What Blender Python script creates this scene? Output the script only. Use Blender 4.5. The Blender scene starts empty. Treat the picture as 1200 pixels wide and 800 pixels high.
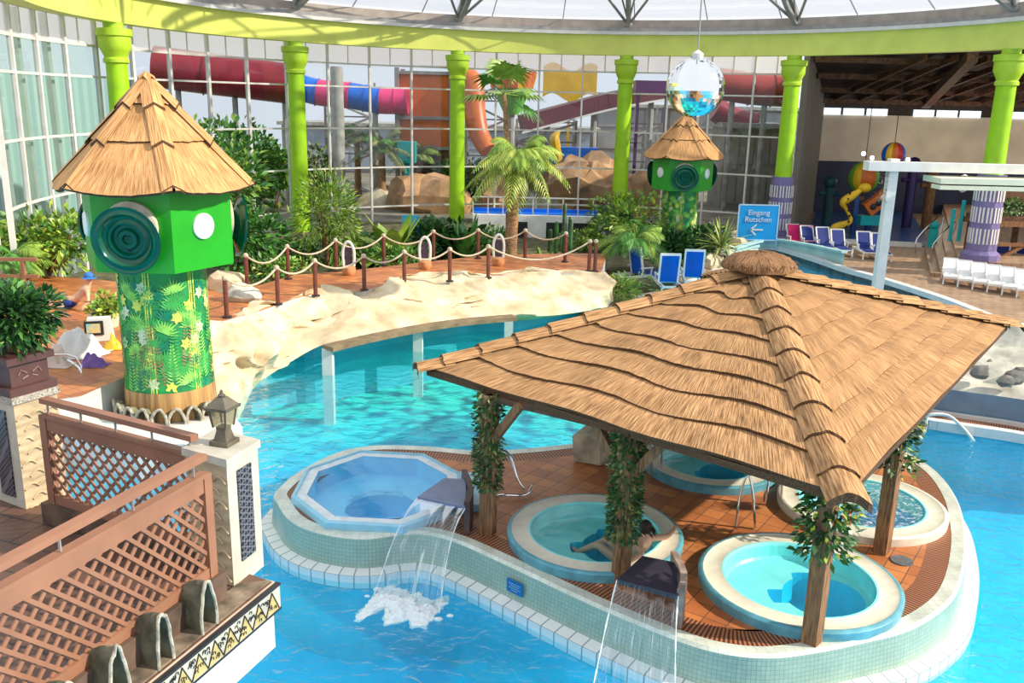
import bpy, bmesh, math, random
from mathutils import Vector, Matrix, noise
from mathutils.geometry import tessellate_polygon
R_=random.Random(7)
PI=math.pi
sc=bpy.context.scene
COL=sc.collection
# ---------------------------------------------------------------- camera
F=1060.; HC=6.5
PITCH=math.atan(281/1060.); ROLL=math.radians(1.29)
fw=Vector((0,math.cos(PITCH),-math.sin(PITCH))); rt0=Vector((1,0,0)); up0=rt0.cross(fw)
RT=rt0*math.cos(ROLL)+up0*math.sin(ROLL); UP=up0*math.cos(ROLL)-rt0*math.sin(ROLL)
cam=bpy.data.cameras.new('camera'); co=bpy.data.objects.new('camera',cam); COL.objects.link(co)
cam.sensor_width=36; cam.lens=F/1200*36; cam.clip_end=400
m=Matrix((RT,UP,-fw)).transposed().to_4x4(); m.translation=Vector((0,0,HC)); co.matrix_world=m
sc.camera=co
# ---------------------------------------------------------------- light
w=bpy.data.worlds.new('sky'); sc.world=w; w.use_nodes=True
nt=w.node_tree; bg=nt.nodes['Background']; bg.inputs[0].default_value=(0.90,0.94,1.0,1); bg.inputs[1].default_value=1.05
sun=bpy.data.lights.new('sun','SUN'); sun.energy=5.4; sun.angle=math.radians(0.8); sun.color=(1.0,0.9,0.74)
so=bpy.data.objects.new('sun',sun); COL.objects.link(so)
SUND=Vector((0.86,-0.14,0.54)).normalized()
so.rotation_euler=SUND.to_track_quat('Z','Y').to_euler(); so.location=(40,0,40)
vs=sc.view_settings; vs.view_transform='Standard'; vs.look='None'; vs.gamma=1; vs.exposure=0.15
try: vs.use_curve_mapping=False
except Exception: pass
sc.cycles.use_denoising=True
sc.cycles.transparent_max_bounces=16; sc.cycles.max_bounces=7; sc.cycles.diffuse_bounces=3; sc.cycles.glossy_bounces=3
sc.cycles.caustics_reflective=False; sc.cycles.caustics_refractive=False
sc.cycles.sample_clamp_indirect=4
# ---------------------------------------------------------------- helpers
def ray(x,y): return fw+RT*((x-600)/F)-UP*((y-400)/F)
def at(x,y,z=0.):
    d=ray(x,y); t=(z-HC)/d.z; return Vector((d.x*t,d.y*t,z))
def ay(x,y,Y):
    d=ray(x,y); t=Y/d.y; return Vector((d.x*t,Y,HC+d.z*t))
def V(*a): return Vector(a)
class MB:
    def __init__(s): s.v=[];s.f=[];s.mi=[];s.uv=[];s.cm=0
    def mat(s,i): s.cm=i; return s
    def add(s,vs,fs,uvs=None):
        n=len(s.v); s.v+= [tuple(p) for p in vs]
        for k,f in enumerate(fs):
            s.f.append(tuple(i+n for i in f)); s.mi.append(s.cm)
            s.uv.append(uvs[k] if uvs else None)
    def quad(s,a,b,c,d,uv=None): s.add([a,b,c,d],[(0,1,2,3)],[uv] if uv else None)
    def box(s,c,size,rz=0,taper=1.0):
        x,y,z=[k/2 for k in size]; cs,sn=math.cos(rz),math.sin(rz); P=[]
        for dz in (-1,1):
            t=taper if dz>0 else 1
            for dx,dy in ((-1,-1),(1,-1),(1,1),(-1,1)):
                X,Y=dx*x*t,dy*y*t
                P.append((c[0]+X*cs-Y*sn,c[1]+X*sn+Y*cs,c[2]+dz*z))
        s.add(P,[(3,2,1,0),(4,5,6,7),(0,1,5,4),(1,2,6,5),(2,3,7,6),(3,0,4,7)])
    def beam(s,p,q,w,h=None,up=(0,0,1)):
        h=h or w; p=Vector(p);q=Vector(q);d=(q-p).normalized();u=Vector(up)
        if abs(d.dot(u))>.98: u=Vector((1,0,0)) if abs(d.x)<.9 else Vector((0,1,0))
        a=d.cross(u).normalized()*w/2; b=a.cross(d).normalized()*h/2
        P=[p-a-b,p+a-b,p+a+b,p-a+b,q-a-b,q+a-b,q+a+b,q-a+b]
        s.add(P,[(0,1,2,3),(7,6,5,4),(0,4,5,1),(1,5,6,2),(2,6,7,3),(3,7,4,0)])
    def tube(s,pts,r,n=8,cap=True):
        pts=[Vector(p) for p in pts]; rs=r if isinstance(r,(list,tuple)) else [r]*len(pts)
        V0=[];u=None
        for i,p in enumerate(pts):
            d=(pts[min(i+1,len(pts)-1)]-pts[max(i-1,0)]).normalized()
            if u is None:
                u=d.orthogonal().normalized()
            u=(u-d*u.dot(d)).normalized(); w_=d.cross(u)
            for k in range(n):
                a=2*PI*k/n; V0.append(p+(u*math.cos(a)+w_*math.sin(a))*rs[i])
        fs=[]
        for i in range(len(pts)-1):
            for k in range(n):
                k2=(k+1)%n; fs.append((i*n+k,i*n+k2,(i+1)*n+k2,(i+1)*n+k))
        if cap:
            fs.append(tuple(range(n))[::-1]); fs.append(tuple((len(pts)-1)*n+k for k in range(n)))
        s.add(V0,fs)
    def lathe(s,prof,c=(0,0,0),n=32,a0=0.,ang=2*PI,sx=1,sy=1):
        full=abs(ang-2*PI)<1e-6; m_=n if full else n+1; P=[]
        for r,z in prof:
            for k in range(m_):
                a=a0+ang*k/n; P.append((c[0]+r*math.cos(a)*sx,c[1]+r*math.sin(a)*sy,c[2]+z))
        fs=[]
        for i in range(len(prof)-1):
            for k in range(n):
                k2=(k+1)%m_ if full else k+1
                fs.append((i*m_+k,i*m_+k2,(i+1)*m_+k2,(i+1)*m_+k))
        s.add(P,fs)
    def prism(s,poly,z0,z1,holes=(),bottom=False):
        loops=[[Vector((p[0],p[1],0)) for p in poly]]+[[Vector((p[0],p[1],0)) for p in h] for h in holes]
        tr=tessellate_polygon(loops); flat=[p for l in loops for p in l]
        fs=[]
        for t in tr:
            a,b,c=[flat[i] for i in t]
            fs.append(t if (b-a).cross(c-a).z>0 else t[::-1])
        s.add([(p.x,p.y,z1) for p in flat],fs)
        if bottom: s.add([(p.x,p.y,z0) for p in flat],[f[::-1] for f in fs])
        if abs(z1-z0)>1e-6:
            for l in loops:
                n=len(l); P=[(p.x,p.y,z0) for p in l]+[(p.x,p.y,z1) for p in l]
                s.add(P,[(i,(i+1)%n,n+(i+1)%n,n+i) for i in range(n)])
    def grid(s,fn,nu,nv,uvs=1.,vvs=1.):
        P=[fn(i/nu,j/nv) for j in range(nv+1) for i in range(nu+1)]
        fs=[];uv=[]
        for j in range(nv):
            for i in range(nu):
                a=j*(nu+1)+i; fs.append((a,a+1,a+nu+2,a+nu+1))
                uv.append([(i/nu*uvs,j/nv*vvs),((i+1)/nu*uvs,j/nv*vvs),((i+1)/nu*uvs,(j+1)/nv*vvs),(i/nu*uvs,(j+1)/nv*vvs)])
        s.add(P,fs,uv)
    def sphere(s,c,r,n=12,sz=(1,1,1)):
        s_=[]
        for i in range(n//2+1):
            a=PI*i/(n//2); s_.append((max(1e-4,r*math.sin(a)),-r*math.cos(a)*sz[2]))
        s.lathe(s_,c,n,sx=sz[0],sy=sz[1])
    def build(s,name,mats,parent=None,smooth=False,kind=None,label=None,autosm=None):
        me=bpy.data.meshes.new(name)
        off=Vector(parent.location) if parent else Vector((0,0,0))
        q=parent
        while q is not None and q.parent is not None: q=q.parent; off+=Vector(q.location)
        me.from_pydata([(p[0]-off.x,p[1]-off.y,p[2]-off.z) for p in s.v],[],s.f)
        if not isinstance(mats,(list,tuple)): mats=[mats]
        for m_ in mats: me.materials.append(m_)
        if len(mats)>1: me.polygons.foreach_set('material_index',s.mi)
        if any(u is not None for u in s.uv):
            L=me.uv_layers.new(name='UVMap').data; k=0
            for fi,f in enumerate(s.f):
                u=s.uv[fi]
                for j in range(len(f)):
                    if u: L[k].uv=u[j]
                    k+=1
        if smooth:
            me.polygons.foreach_set('use_smooth',[True]*len(me.polygons))
        me.update()
        o=bpy.data.objects.new(name,me); COL.objects.link(o)
        if parent: o.parent=parent
        if smooth:
            try:
                me.set_sharp_from_angle(angle=math.radians(autosm or 40))
            except Exception: pass
        if kind: o['kind']=kind
        if label: o['label']=label
        return o
def tag(o,label,cat,group=None,kind=None):
    o['label']=label;o['category']=cat
    if group:o['group']=group
    if kind:o['kind']=kind
    return o
def thing(name,label,cat,loc=(0,0,0),group=None):
    o=bpy.data.objects.new(name,None); COL.objects.link(o); o.location=loc; o.empty_display_size=.2
    return tag(o,label,cat,group)
def struct(mb,name,mats,parent=None,smooth=False):
    o=mb.build(name,mats,parent,smooth)
    if not parent:o['kind']='structure'
    return o
def copy_tree(o,loc,rz,label=None,scale=None):
    r=o.copy(); COL.objects.link(r); r.location=loc; r.rotation_euler=(0,0,rz)
    if scale: r.scale=(scale,)*3
    if label: r['label']=label
    for ch in list(o.children):
        c=ch.copy(); COL.objects.link(c); c.parent=r
        for g in ch.children:
            d=g.copy(); COL.objects.link(d); d.parent=c
    return r
def spline(P,n=6,closed=False):
    P=[Vector(p) for p in P]; N=len(P); out=[]
    rng=range(N) if closed else range(N-1)
    for i in rng:
        p0=P[(i-1)%N] if closed or i>0 else P[0]; p1=P[i]; p2=P[(i+1)%N]; p3=P[(i+2)%N] if closed or i+2<N else P[-1]
        for k in range(n):
            t=k/n; out.append(.5*((2*p1)+(p2-p0)*t+(2*p0-5*p1+4*p2-p3)*t*t+(-p0+3*p1-3*p2+p3)*t**3))
    if not closed: out.append(P[-1].copy())
    return out
def offset(P,d,closed=True):
    """inward offset of a counter-clockwise loop"""
    out=[];n=len(P)
    for i in range(n):
        a=P[(i-1)%n] if closed or i>0 else P[i]; b=P[(i+1)%n] if closed or i<n-1 else P[i]
        t=(b-a); t.z=0; t.normalize(); out.append(P[i]+Vector((-t.y,t.x,0))*d)
    return out
# ---------------------------------------------------------------- materials
def newmat(name):
    m_=bpy.data.materials.new(name); m_.use_nodes=True; n=m_.node_tree; b=n.nodes['Principled BSDF']; return m_,n,b
def C4(c): return (c[0],c[1],c[2],1)
def lnk(n,a,b): n.links.new(a,b)
def M(name,col,rough=.6,var=.15,scale=6.,bump=0.,metal=0.,col2=None,bscale=None,detail=3,stretch=None,spec=.5,uv=False,obj=True):
    m_,n,b=newmat(name)
    b.inputs['Roughness'].default_value=rough; b.inputs['Metallic'].default_value=metal
    b.inputs['Specular IOR Level'].default_value=spec
    tc=n.nodes.new('ShaderNodeTexCoord'); mp=n.nodes.new('ShaderNodeMapping'); lnk(n,tc.outputs['UV' if uv else 'Object'],mp.inputs[0])
    if stretch: mp.inputs['Scale'].default_value=stretch
    nz=n.nodes.new('ShaderNodeTexNoise'); nz.inputs['Scale'].default_value=scale; nz.inputs['Detail'].default_value=detail; lnk(n,mp.outputs[0],nz.inputs[0])
    cr=n.nodes.new('ShaderNodeValToRGB'); e=cr.color_ramp.elements
    c2=col2 or tuple(max(0,k*(1-var*2)) for k in col); c1=col if col2 else tuple(min(1,k*(1+var*.6)) for k in col)
    e[0].position=.32;e[1].position=.68; e[0].color=C4(c2); e[1].color=C4(c1)
    lnk(n,nz.outputs[0],cr.inputs[0]); lnk(n,cr.outputs[0],b.inputs['Base Color'])
    if bump:
        bp=n.nodes.new('ShaderNodeBump'); bp.inputs['Strength'].default_value=bump; bp.inputs['Distance'].default_value=.05
        if bscale:
            nb=n.nodes.new('ShaderNodeTexNoise'); nb.inputs['Scale'].default_value=bscale; nb.inputs['Detail'].default_value=4; lnk(n,mp.outputs[0],nb.inputs[0]); lnk(n,nb.outputs[0],bp.inputs['Height'])
        else: lnk(n,nz.outputs[0],bp.inputs['Height'])
        lnk(n,bp.outputs[0],b.inputs['Normal'])
    return m_
def Mbrick(name,c1,c2,mort,w,h,rough=.5,msize=.02,rot=0,offs=0.5,uv=False,noisev=.25,bias=0.):
    m_,n,b=newmat(name); b.inputs['Roughness'].default_value=rough
    tc=n.nodes.new('ShaderNodeTexCoord'); mp=n.nodes.new('ShaderNodeMapping'); mp.inputs['Rotation'].default_value=(0,0,rot)
    lnk(n,tc.outputs['UV' if uv else 'Object'],mp.inputs[0])
    br=n.nodes.new('ShaderNodeTexBrick'); br.offset=offs; br.inputs['Scale'].default_value=1; br.inputs['Brick Width'].default_value=w; br.inputs['Row Height'].default_value=h
    br.inputs['Mortar Size'].default_value=msize; br.inputs['Bias'].default_value=bias
    br.inputs['Color1'].default_value=C4(c1);br.inputs['Color2'].default_value=C4(c2);br.inputs['Mortar'].default_value=C4(mort)
    lnk(n,mp.outputs[0],br.inputs[0])
    nz=n.nodes.new('ShaderNodeTexNoise'); nz.inputs['Scale'].default_value=2.2; nz.inputs['Detail'].default_value=4; lnk(n,mp.outputs[0],nz.inputs[0])
    mx=n.nodes.new('ShaderNodeMix'); mx.data_type='RGBA'; mx.blend_type='MULTIPLY'; mx.inputs[0].default_value=1
    mr=n.nodes.new('ShaderNodeMapRange'); mr.inputs[1].default_value=.3;mr.inputs[2].default_value=.7;mr.inputs[3].default_value=1-noisev;mr.inputs[4].default_value=1+noisev*.4
    lnk(n,nz.outputs[0],mr.inputs[0]); lnk(n,br.outputs[0],mx.inputs[6]); lnk(n,mr.outputs[0],mx.inputs[7]); lnk(n,mx.outputs[2],b.inputs['Base Color'])
    return m_
def Mglass(name,tint=(.9,.95,.95),gl=.12,frost=0.,fc=(.8,.85,.85),rough=.02):
    m_=bpy.data.materials.new(name); m_.use_nodes=True; n=m_.node_tree; n.nodes.clear()
    o=n.nodes.new('ShaderNodeOutputMaterial'); t=n.nodes.new('ShaderNodeBsdfTransparent'); t.inputs[0].default_value=C4(tint)
    g=n.nodes.new('ShaderNodeBsdfGlossy'); g.inputs['Roughness'].default_value=rough
    lw=n.nodes.new('ShaderNodeLayerWeight'); lw.inputs[0].default_value=.25
    mr=n.nodes.new('ShaderNodeMapRange'); mr.inputs[3].default_value=gl*.4; mr.inputs[4].default_value=min(1,gl*3); lnk(n,lw.outputs['Fresnel'],mr.inputs[0])
    mx=n.nodes.new('ShaderNodeMixShader'); lnk(n,mr.outputs[0],mx.inputs[0]); lnk(n,t.outputs[0],mx.inputs[1]); lnk(n,g.outputs[0],mx.inputs[2])
    last=mx
    if frost>0:
        d=n.nodes.new('ShaderNodeBsdfDiffuse'); d.inputs[0].default_value=C4(fc); tl=n.nodes.new('ShaderNodeBsdfTranslucent'); tl.inputs[0].default_value=C4(fc)
        a=n.nodes.new('ShaderNodeMixShader'); a.inputs[0].default_value=.5; lnk(n,d.outputs[0],a.inputs[1]); lnk(n,tl.outputs[0],a.inputs[2])
        m2=n.nodes.new('ShaderNodeMixShader'); m2.inputs[0].default_value=frost; lnk(n,mx.outputs[0],m2.inputs[1]); lnk(n,a.outputs[0],m2.inputs[2]); last=m2
    lnk(n,last.outputs[0],o.inputs[0]); return m_
def Mwater(name,tint=(.75,.95,1),body=(.05,.5,.7),amt=.35,scale=3.,bump=.6,body2=None,foam=0.,fres=1.33,dist=.12):
    m_=bpy.data.materials.new(name); m_.use_nodes=True; n=m_.node_tree; n.nodes.clear()
    o=n.nodes.new('ShaderNodeOutputMaterial'); tc=n.nodes.new('ShaderNodeTexCoord')
    mp=n.nodes.new('ShaderNodeMapping'); mp.inputs['Scale'].default_value=(1,1.25,1); mp.inputs['Rotation'].default_value=(0,0,.5); lnk(n,tc.outputs['Object'],mp.inputs[0])
    n1=n.nodes.new('ShaderNodeTexNoise'); n1.inputs['Scale'].default_value=scale; n1.inputs['Detail'].default_value=4; n1.inputs['Distortion'].default_value=.8; lnk(n,mp.outputs[0],n1.inputs[0])
    bp=n.nodes.new('ShaderNodeBump'); bp.inputs['Strength'].default_value=bump; bp.inputs['Distance'].default_value=dist; lnk(n,n1.outputs[0],bp.inputs['Height'])
    t=n.nodes.new('ShaderNodeBsdfTransparent'); t.inputs[0].default_value=C4(tint)
    d=n.nodes.new('ShaderNodeBsdfDiffuse'); d.inputs[0].default_value=C4(body); lnk(n,bp.outputs[0],d.inputs['Normal'])
    if body2:
        n2=n.nodes.new('ShaderNodeTexNoise'); n2.inputs['Scale'].default_value=.22; n2.inputs['Detail'].default_value=2; lnk(n,tc.outputs['Object'],n2.inputs[0])
        cr=n.nodes.new('ShaderNodeValToRGB'); cr.color_ramp.elements[0].color=C4(body);cr.color_ramp.elements[1].color=C4(body2); cr.color_ramp.elements[0].position=.4;cr.color_ramp.elements[1].position=.6
        lnk(n,n2.outputs[0],cr.inputs[0])
        sx=n.nodes.new('ShaderNodeSeparateXYZ'); lnk(n,tc.outputs['Object'],sx.inputs[0]); my=n.nodes.new('ShaderNodeMapRange'); my.inputs[1].default_value=19.; my.inputs[2].default_value=25.; lnk(n,sx.outputs[1],my.inputs[0])
        mq=n.nodes.new('ShaderNodeMapRange'); mq.inputs[1].default_value=8.; mq.inputs[2].default_value=4.; lnk(n,sx.outputs[0],mq.inputs[0]); mm=n.nodes.new('ShaderNodeMath'); mm.operation='MULTIPLY'; lnk(n,my.outputs[0],mm.inputs[0]); lnk(n,mq.outputs[0],mm.inputs[1])
        mc=n.nodes.new('ShaderNodeMix'); mc.data_type='RGBA'; lnk(n,mm.outputs[0],mc.inputs[0]); lnk(n,cr.outputs[0],mc.inputs[6]); mc.inputs[7].default_value=(.0,.55,.50,1); lnk(n,mc.outputs[2],d.inputs[0])
    mx=n.nodes.new('ShaderNodeMixShader'); mx.inputs[0].default_value=amt; lnk(n,t.outputs[0],mx.inputs[1]); lnk(n,d.outputs[0],mx.inputs[2])
    g=n.nodes.new('ShaderNodeBsdfGlossy'); g.inputs['Roughness'].default_value=.04; lnk(n,bp.outputs[0],g.inputs['Normal'])
    lw=n.nodes.new('ShaderNodeLayerWeight'); lw.inputs[0].default_value=.5; lnk(n,bp.outputs[0],lw.inputs['Normal'])
    pw=n.nodes.new('ShaderNodeMath'); pw.operation='POWER'; lnk(n,lw.outputs['Facing'],pw.inputs[0]); pw.inputs[1].default_value=4.5
    fr=n.nodes.new('ShaderNodeMapRange'); lnk(n,pw.outputs[0],fr.inputs[0]); fr.inputs[3].default_value=.02; fr.inputs[4].default_value=.95
    m2=n.nodes.new('ShaderNodeMixShader'); lnk(n,fr.outputs[0],m2.inputs[0]); lnk(n,mx.outputs[0],m2.inputs[1]); lnk(n,g.outputs[0],m2.inputs[2])
    last=m2
    if foam>0:
        df=n.nodes.new('ShaderNodeBsdfDiffuse'); df.inputs[0].default_value=(.9,.97,1,1)
        nf=n.nodes.new('ShaderNodeTexNoise'); nf.inputs['Scale'].default_value=scale*2.2; nf.inputs['Detail'].default_value=5; nf.inputs['Distortion'].default_value=1.2; lnk(n,mp.outputs[0],nf.inputs[0])
        mr=n.nodes.new('ShaderNodeMapRange'); mr.inputs[1].default_value=.5;mr.inputs[2].default_value=.72; mr.inputs[4].default_value=foam; lnk(n,nf.outputs[0],mr.inputs[0])
        m3=n.nodes.new('ShaderNodeMixShader'); lnk(n,mr.outputs[0],m3.inputs[0]); lnk(n,m2.outputs[0],m3.inputs[1]); lnk(n,df.outputs[0],m3.inputs[2]); last=m3
    lnk(n,last.outputs[0],o.inputs[0]); return m_
def Mthatch(name,a,b_,su=60.,sv=3.,bump=.9):
    m_,n,b=newmat(name); b.inputs['Roughness'].default_value=.85; b.inputs['Specular IOR Level'].default_value=.15
    tc=n.nodes.new('ShaderNodeTexCoord'); mp=n.nodes.new('ShaderNodeMapping'); mp.inputs['Scale'].default_value=(su,sv,1); lnk(n,tc.outputs['UV'],mp.inputs[0])
    nz=n.nodes.new('ShaderNodeTexNoise'); nz.inputs['Scale'].default_value=1; nz.inputs['Detail'].default_value=3; lnk(n,mp.outputs[0],nz.inputs[0])
    cr=n.nodes.new('ShaderNodeValToRGB'); e=cr.color_ramp.elements; e[0].position=.36;e[1].position=.62; e[0].color=C4(b_);e[1].color=C4(a)
    lnk(n,nz.outputs[0],cr.inputs[0])
    n2=n.nodes.new('ShaderNodeTexNoise'); n2.inputs['Scale'].default_value=1.3; n2.inputs['Detail'].default_value=3; lnk(n,tc.outputs['UV'],n2.inputs[0])
    mr=n.nodes.new('ShaderNodeMapRange'); mr.inputs[1].default_value=.3;mr.inputs[2].default_value=.7;mr.inputs[3].default_value=.72;mr.inputs[4].default_value=1.15; lnk(n,n2.outputs[0],mr.inputs[0])
    mx=n.nodes.new('ShaderNodeMix'); mx.data_type='RGBA'; mx.blend_type='MULTIPLY'; mx.inputs[0].default_value=1; lnk(n,cr.outputs[0],mx.inputs[6]); lnk(n,mr.outputs[0],mx.inputs[7])
    lnk(n,mx.outputs[2],b.inputs['Base Color'])
    bp=n.nodes.new('ShaderNodeBump'); bp.inputs['Strength'].default_value=bump; bp.inputs['Distance'].default_value=.03; lnk(n,nz.outputs[0],bp.inputs['Height']); lnk(n,bp.outputs[0],b.inputs['Normal'])
    return m_
lime=M('lime_paint',(.34,.66,.0),.45,.08,2.); limeb=M('lime_beam_paint',(.74,.80,.16),.5,.05,1.)
pilw=M('pillar_white',(.60,.58,.52),.7,.08,6.); white=M('white_paint',(.74,.73,.70),.5,.05,3.); cream=M('cream_plaster',(.72,.64,.48),.8,.12,5.,bump=.3)
steel=M('steel',(.55,.55,.55),.3,.1,8.,metal=.8); dsteel=M('roof_steel',(.34,.33,.32),.5,.12,3.); chrome=M('chrome',(.75,.75,.75),.15,.05,3.,metal=1.)
frame_m=M('window_frame_paint',(.72,.70,.66),.5,.08,2.)
glass=Mglass('window_glass',(.66,.70,.73),.10); frost=Mglass('frosted_pane',(.9,.85,.82),.06,.6,(.9,.84,.82)); glass_l=Mglass('tinted_pane',(.60,.72,.70),.16,.12,(.5,.62,.6))
roofgl=Mglass('roof_sheet',(.93,.93,.95),.06,.12,(.9,.9,.9))
thatch=Mthatch('reed_thatch',(.60,.345,.165),(.24,.125,.055),44.,3.,.8); thatch_d=M('reed_cut_ends',(.16,.075,.03),.9,.3,60.,bump=.8)
thatch_t=Mthatch('reed_shingle',(.74,.42,.19),(.42,.20,.07),40.,2.5,.6)
wood=M('weathered_post_wood',(.30,.14,.055),.75,.3,5.,bump=.6,stretch=(6,6,.7)); woodb=M('brown_beam_wood',(.17,.08,.04),.7,.3,5.,bump=.4)
terr=Mbrick('terracotta_tile',(.62,.23,.07),(.42,.13,.045),(.16,.08,.05),.32,.32,.45,.008,.6,0.)
grate=None
def Mstripe(name,a,b_,sc_,rough=.5,axis='X',uv=True,bumpy=.4,prof='SIN',fac=.5):
    m_,n,b=newmat(name); b.inputs['Roughness'].default_value=rough
    tc=n.nodes.new('ShaderNodeTexCoord'); wv=n.nodes.new('ShaderNodeTexWave'); wv.bands_direction=axis; wv.inputs['Scale'].default_value=sc_; wv.inputs['Distortion'].default_value=0
    lnk(n,tc.outputs['UV' if uv else 'Object'],wv.inputs[0]); cr=n.nodes.new('ShaderNodeValToRGB'); e=cr.color_ramp.elements; cr.color_ramp.interpolation='LINEAR'
    e[0].position=fac-.12;e[1].position=fac+.12;e[0].color=C4(b_);e[1].color=C4(a); lnk(n,wv.outputs[1],cr.inputs[0]); lnk(n,cr.outputs[0],b.inputs['Base Color'])
    if bumpy:
        bp=n.nodes.new('ShaderNodeBump'); bp.inputs['Strength'].default_value=bumpy; bp.inputs['Distance'].default_value=.02; lnk(n,wv.outputs[1],bp.inputs['Height']); lnk(n,bp.outputs[0],b.inputs['Normal'])
    return m_
grate=Mstripe('overflow_grate',(.42,.16,.07),(.09,.035,.02),5.2)
coping=Mbrick('coping_tile',(.74,.76,.66),(.68,.72,.62),(.55,.58,.5),.12,.12,.35,.004,0,0)
walltile=Mbrick('sea_green_mosaic',(.36,.49,.39),(.31,.44,.37),(.22,.33,.29),.06,.06,.3,.004,0,0,uv=True,noisev=.12)
ledget=Mbrick('white_ledge_tile',(.80,.82,.80),(.74,.78,.78),(.30,.36,.38),.24,.4,.35,.012,0,0,uv=True,noisev=.05)
poolf,n_,b_=newmat('pool_floor_tile_ripple_light'); b_.inputs['Roughness'].default_value=.6
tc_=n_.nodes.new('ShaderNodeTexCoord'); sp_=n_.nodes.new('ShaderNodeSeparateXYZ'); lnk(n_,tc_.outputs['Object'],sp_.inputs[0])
nz_=n_.nodes.new('ShaderNodeTexVoronoi'); nz_.inputs['Scale'].default_value=2.4; nz_.feature='SMOOTH_F1'; lnk(n_,tc_.outputs['Object'],nz_.inputs[0])  # cell blotches paint rippled water light and dark into the tile colour
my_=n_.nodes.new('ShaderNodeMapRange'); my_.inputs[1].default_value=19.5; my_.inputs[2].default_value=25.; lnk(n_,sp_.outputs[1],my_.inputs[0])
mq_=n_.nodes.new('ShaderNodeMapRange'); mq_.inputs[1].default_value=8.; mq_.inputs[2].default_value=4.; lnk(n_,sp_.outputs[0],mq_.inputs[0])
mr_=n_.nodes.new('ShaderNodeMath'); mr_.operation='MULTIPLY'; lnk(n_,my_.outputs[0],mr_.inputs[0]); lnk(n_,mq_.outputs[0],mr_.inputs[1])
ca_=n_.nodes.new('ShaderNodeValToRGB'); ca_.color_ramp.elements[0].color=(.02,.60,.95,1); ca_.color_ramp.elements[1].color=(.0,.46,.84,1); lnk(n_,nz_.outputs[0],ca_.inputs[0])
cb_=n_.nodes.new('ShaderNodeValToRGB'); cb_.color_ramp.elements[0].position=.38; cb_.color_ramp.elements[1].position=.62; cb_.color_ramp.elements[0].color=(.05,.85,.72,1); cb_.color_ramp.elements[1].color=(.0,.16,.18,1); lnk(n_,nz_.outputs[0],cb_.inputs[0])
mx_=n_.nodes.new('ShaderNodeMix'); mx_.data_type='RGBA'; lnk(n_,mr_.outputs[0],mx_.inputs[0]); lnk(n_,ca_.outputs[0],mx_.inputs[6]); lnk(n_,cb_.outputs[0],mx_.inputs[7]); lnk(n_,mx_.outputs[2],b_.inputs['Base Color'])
poolw=M('pool_side_tile',(.08,.55,.75),.5,.1,1.)
water=Mwater('pool_water',(.82,.99,1.),(.0,.50,.92),.16,3.4,1.,body2=(.02,.68,.92),dist=.09)
spaw=Mwater('spa_water',(.93,1.,1.),(.2,.95,1.),.08,4.,.5,dist=.02); spafoam=Mwater('bubbling_water',(.86,.98,1.),(.5,.9,.98),.10,5.,.8,foam=.8,dist=.02)
octw=Mwater('octagon_water',(.95,1.,1.),(.16,.56,1.),.06,1.4,.1,dist=.05)
spadeep=M('spa_well_blue',(.0,.60,.92),.35,.08,3.); spain=M('spa_shell_aqua',(.30,.97,1.),.35,.08,3.); octin=M('octagon_shell_blue',(.16,.66,1.),.4,.06,2.); octrim=M('octagon_rim_tile',(.74,.80,.84),.4,.08,6.)
spside=M('spa_side_blue',(.13,.40,.50),.35,.15,4.); spring=M('spa_rim_cream',(.82,.78,.64),.4,.06,5.)
rockm=M('cream_rock',(.80,.69,.49),.85,.12,1.1,bump=.9,bscale=2.2,col2=(.50,.38,.22),detail=6)
rockg=M('grey_rock',(.62,.60,.50),.85,.2,2.,bump=.5,bscale=4.); rocko=M('orange_rock',(.60,.34,.17),.85,.25,1.,bump=.7,bscale=3.)
soil=M('planting_soil',(.14,.13,.06),.9,.3,3.,bump=.5); tiled=Mbrick('brown_deck_tile',(.46,.31,.20),(.38,.24,.15),(.2,.13,.1),.4,.4,.5,.02)
g1=M('leaf_green',(.10,.30,.035),.45,.35,3.,col2=(.03,.13,.02)); g2=M('leaf_light',(.32,.46,.06),.45,.3,3.,col2=(.14,.28,.03)); g3=M('leaf_dark',(.035,.13,.03),.4,.35,3.); g4=M('leaf_olive',(.30,.33,.10),.5,.3,3.)
g5=M('leaf_yellow_green',(.55,.62,.10),.45,.3,3.,col2=(.25,.40,.05))
hexg=M('green_paint',(.015,.36,.015),.35,.06,2.); hexg2=M('dark_green_gloss',(.0,.10,.05),.18,.2,2.); whitegl=M('white_gloss',(.9,.9,.88),.25,.02,2.)
rope=M('rope',(.62,.52,.38),.8,.2,30.); mar=M('maroon_post',(.17,.045,.03),.5,.2,4.)
blue=M('blue_plastic',(.0,.10,.62),.35,.08,3.); navy=M('navy_cloth',(.01,.03,.22),.7,.1,5.); wplast=M('white_plastic',(.85,.85,.85),.35,.03,4.)
orange=M('orange_shell',(.72,.16,.02),.4,.15,1.); maroon=M('maroon_shell',(.30,.02,.04),.35,.15,1.); pink=M('pink_shell',(.85,.05,.22),.35,.1,1.); blues=M('blue_shell',(.0,.16,.75),.35,.1,1.); purple=M('purple_shell',(.13,.01,.14),.35,.1,1.)
yellow=M('yellow_shell',(.90,.55,.02),.4,.1,1.); greens=M('green_shell',(.15,.55,.05),.4,.1,1.); teal=M('teal_plastic',(.0,.40,.42),.4,.1,1.)
railw=M('rail_terracotta_paint',(.32,.145,.08),.55,.08,3.,bump=.15,stretch=(1,1,1)); raild=M('rail_brown_paint',(.28,.13,.08),.55,.1,3.)
skin=M('skin',(.72,.42,.28),.5,.08,8.); hair=M('dark_hair',(.03,.018,.012),.6,.3,30.,bump=.4)
concrete=M('concrete',(.45,.44,.40),.8,.15,2.); black=M('black_matte',(.02,.02,.025),.5,.1,3.)
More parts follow.
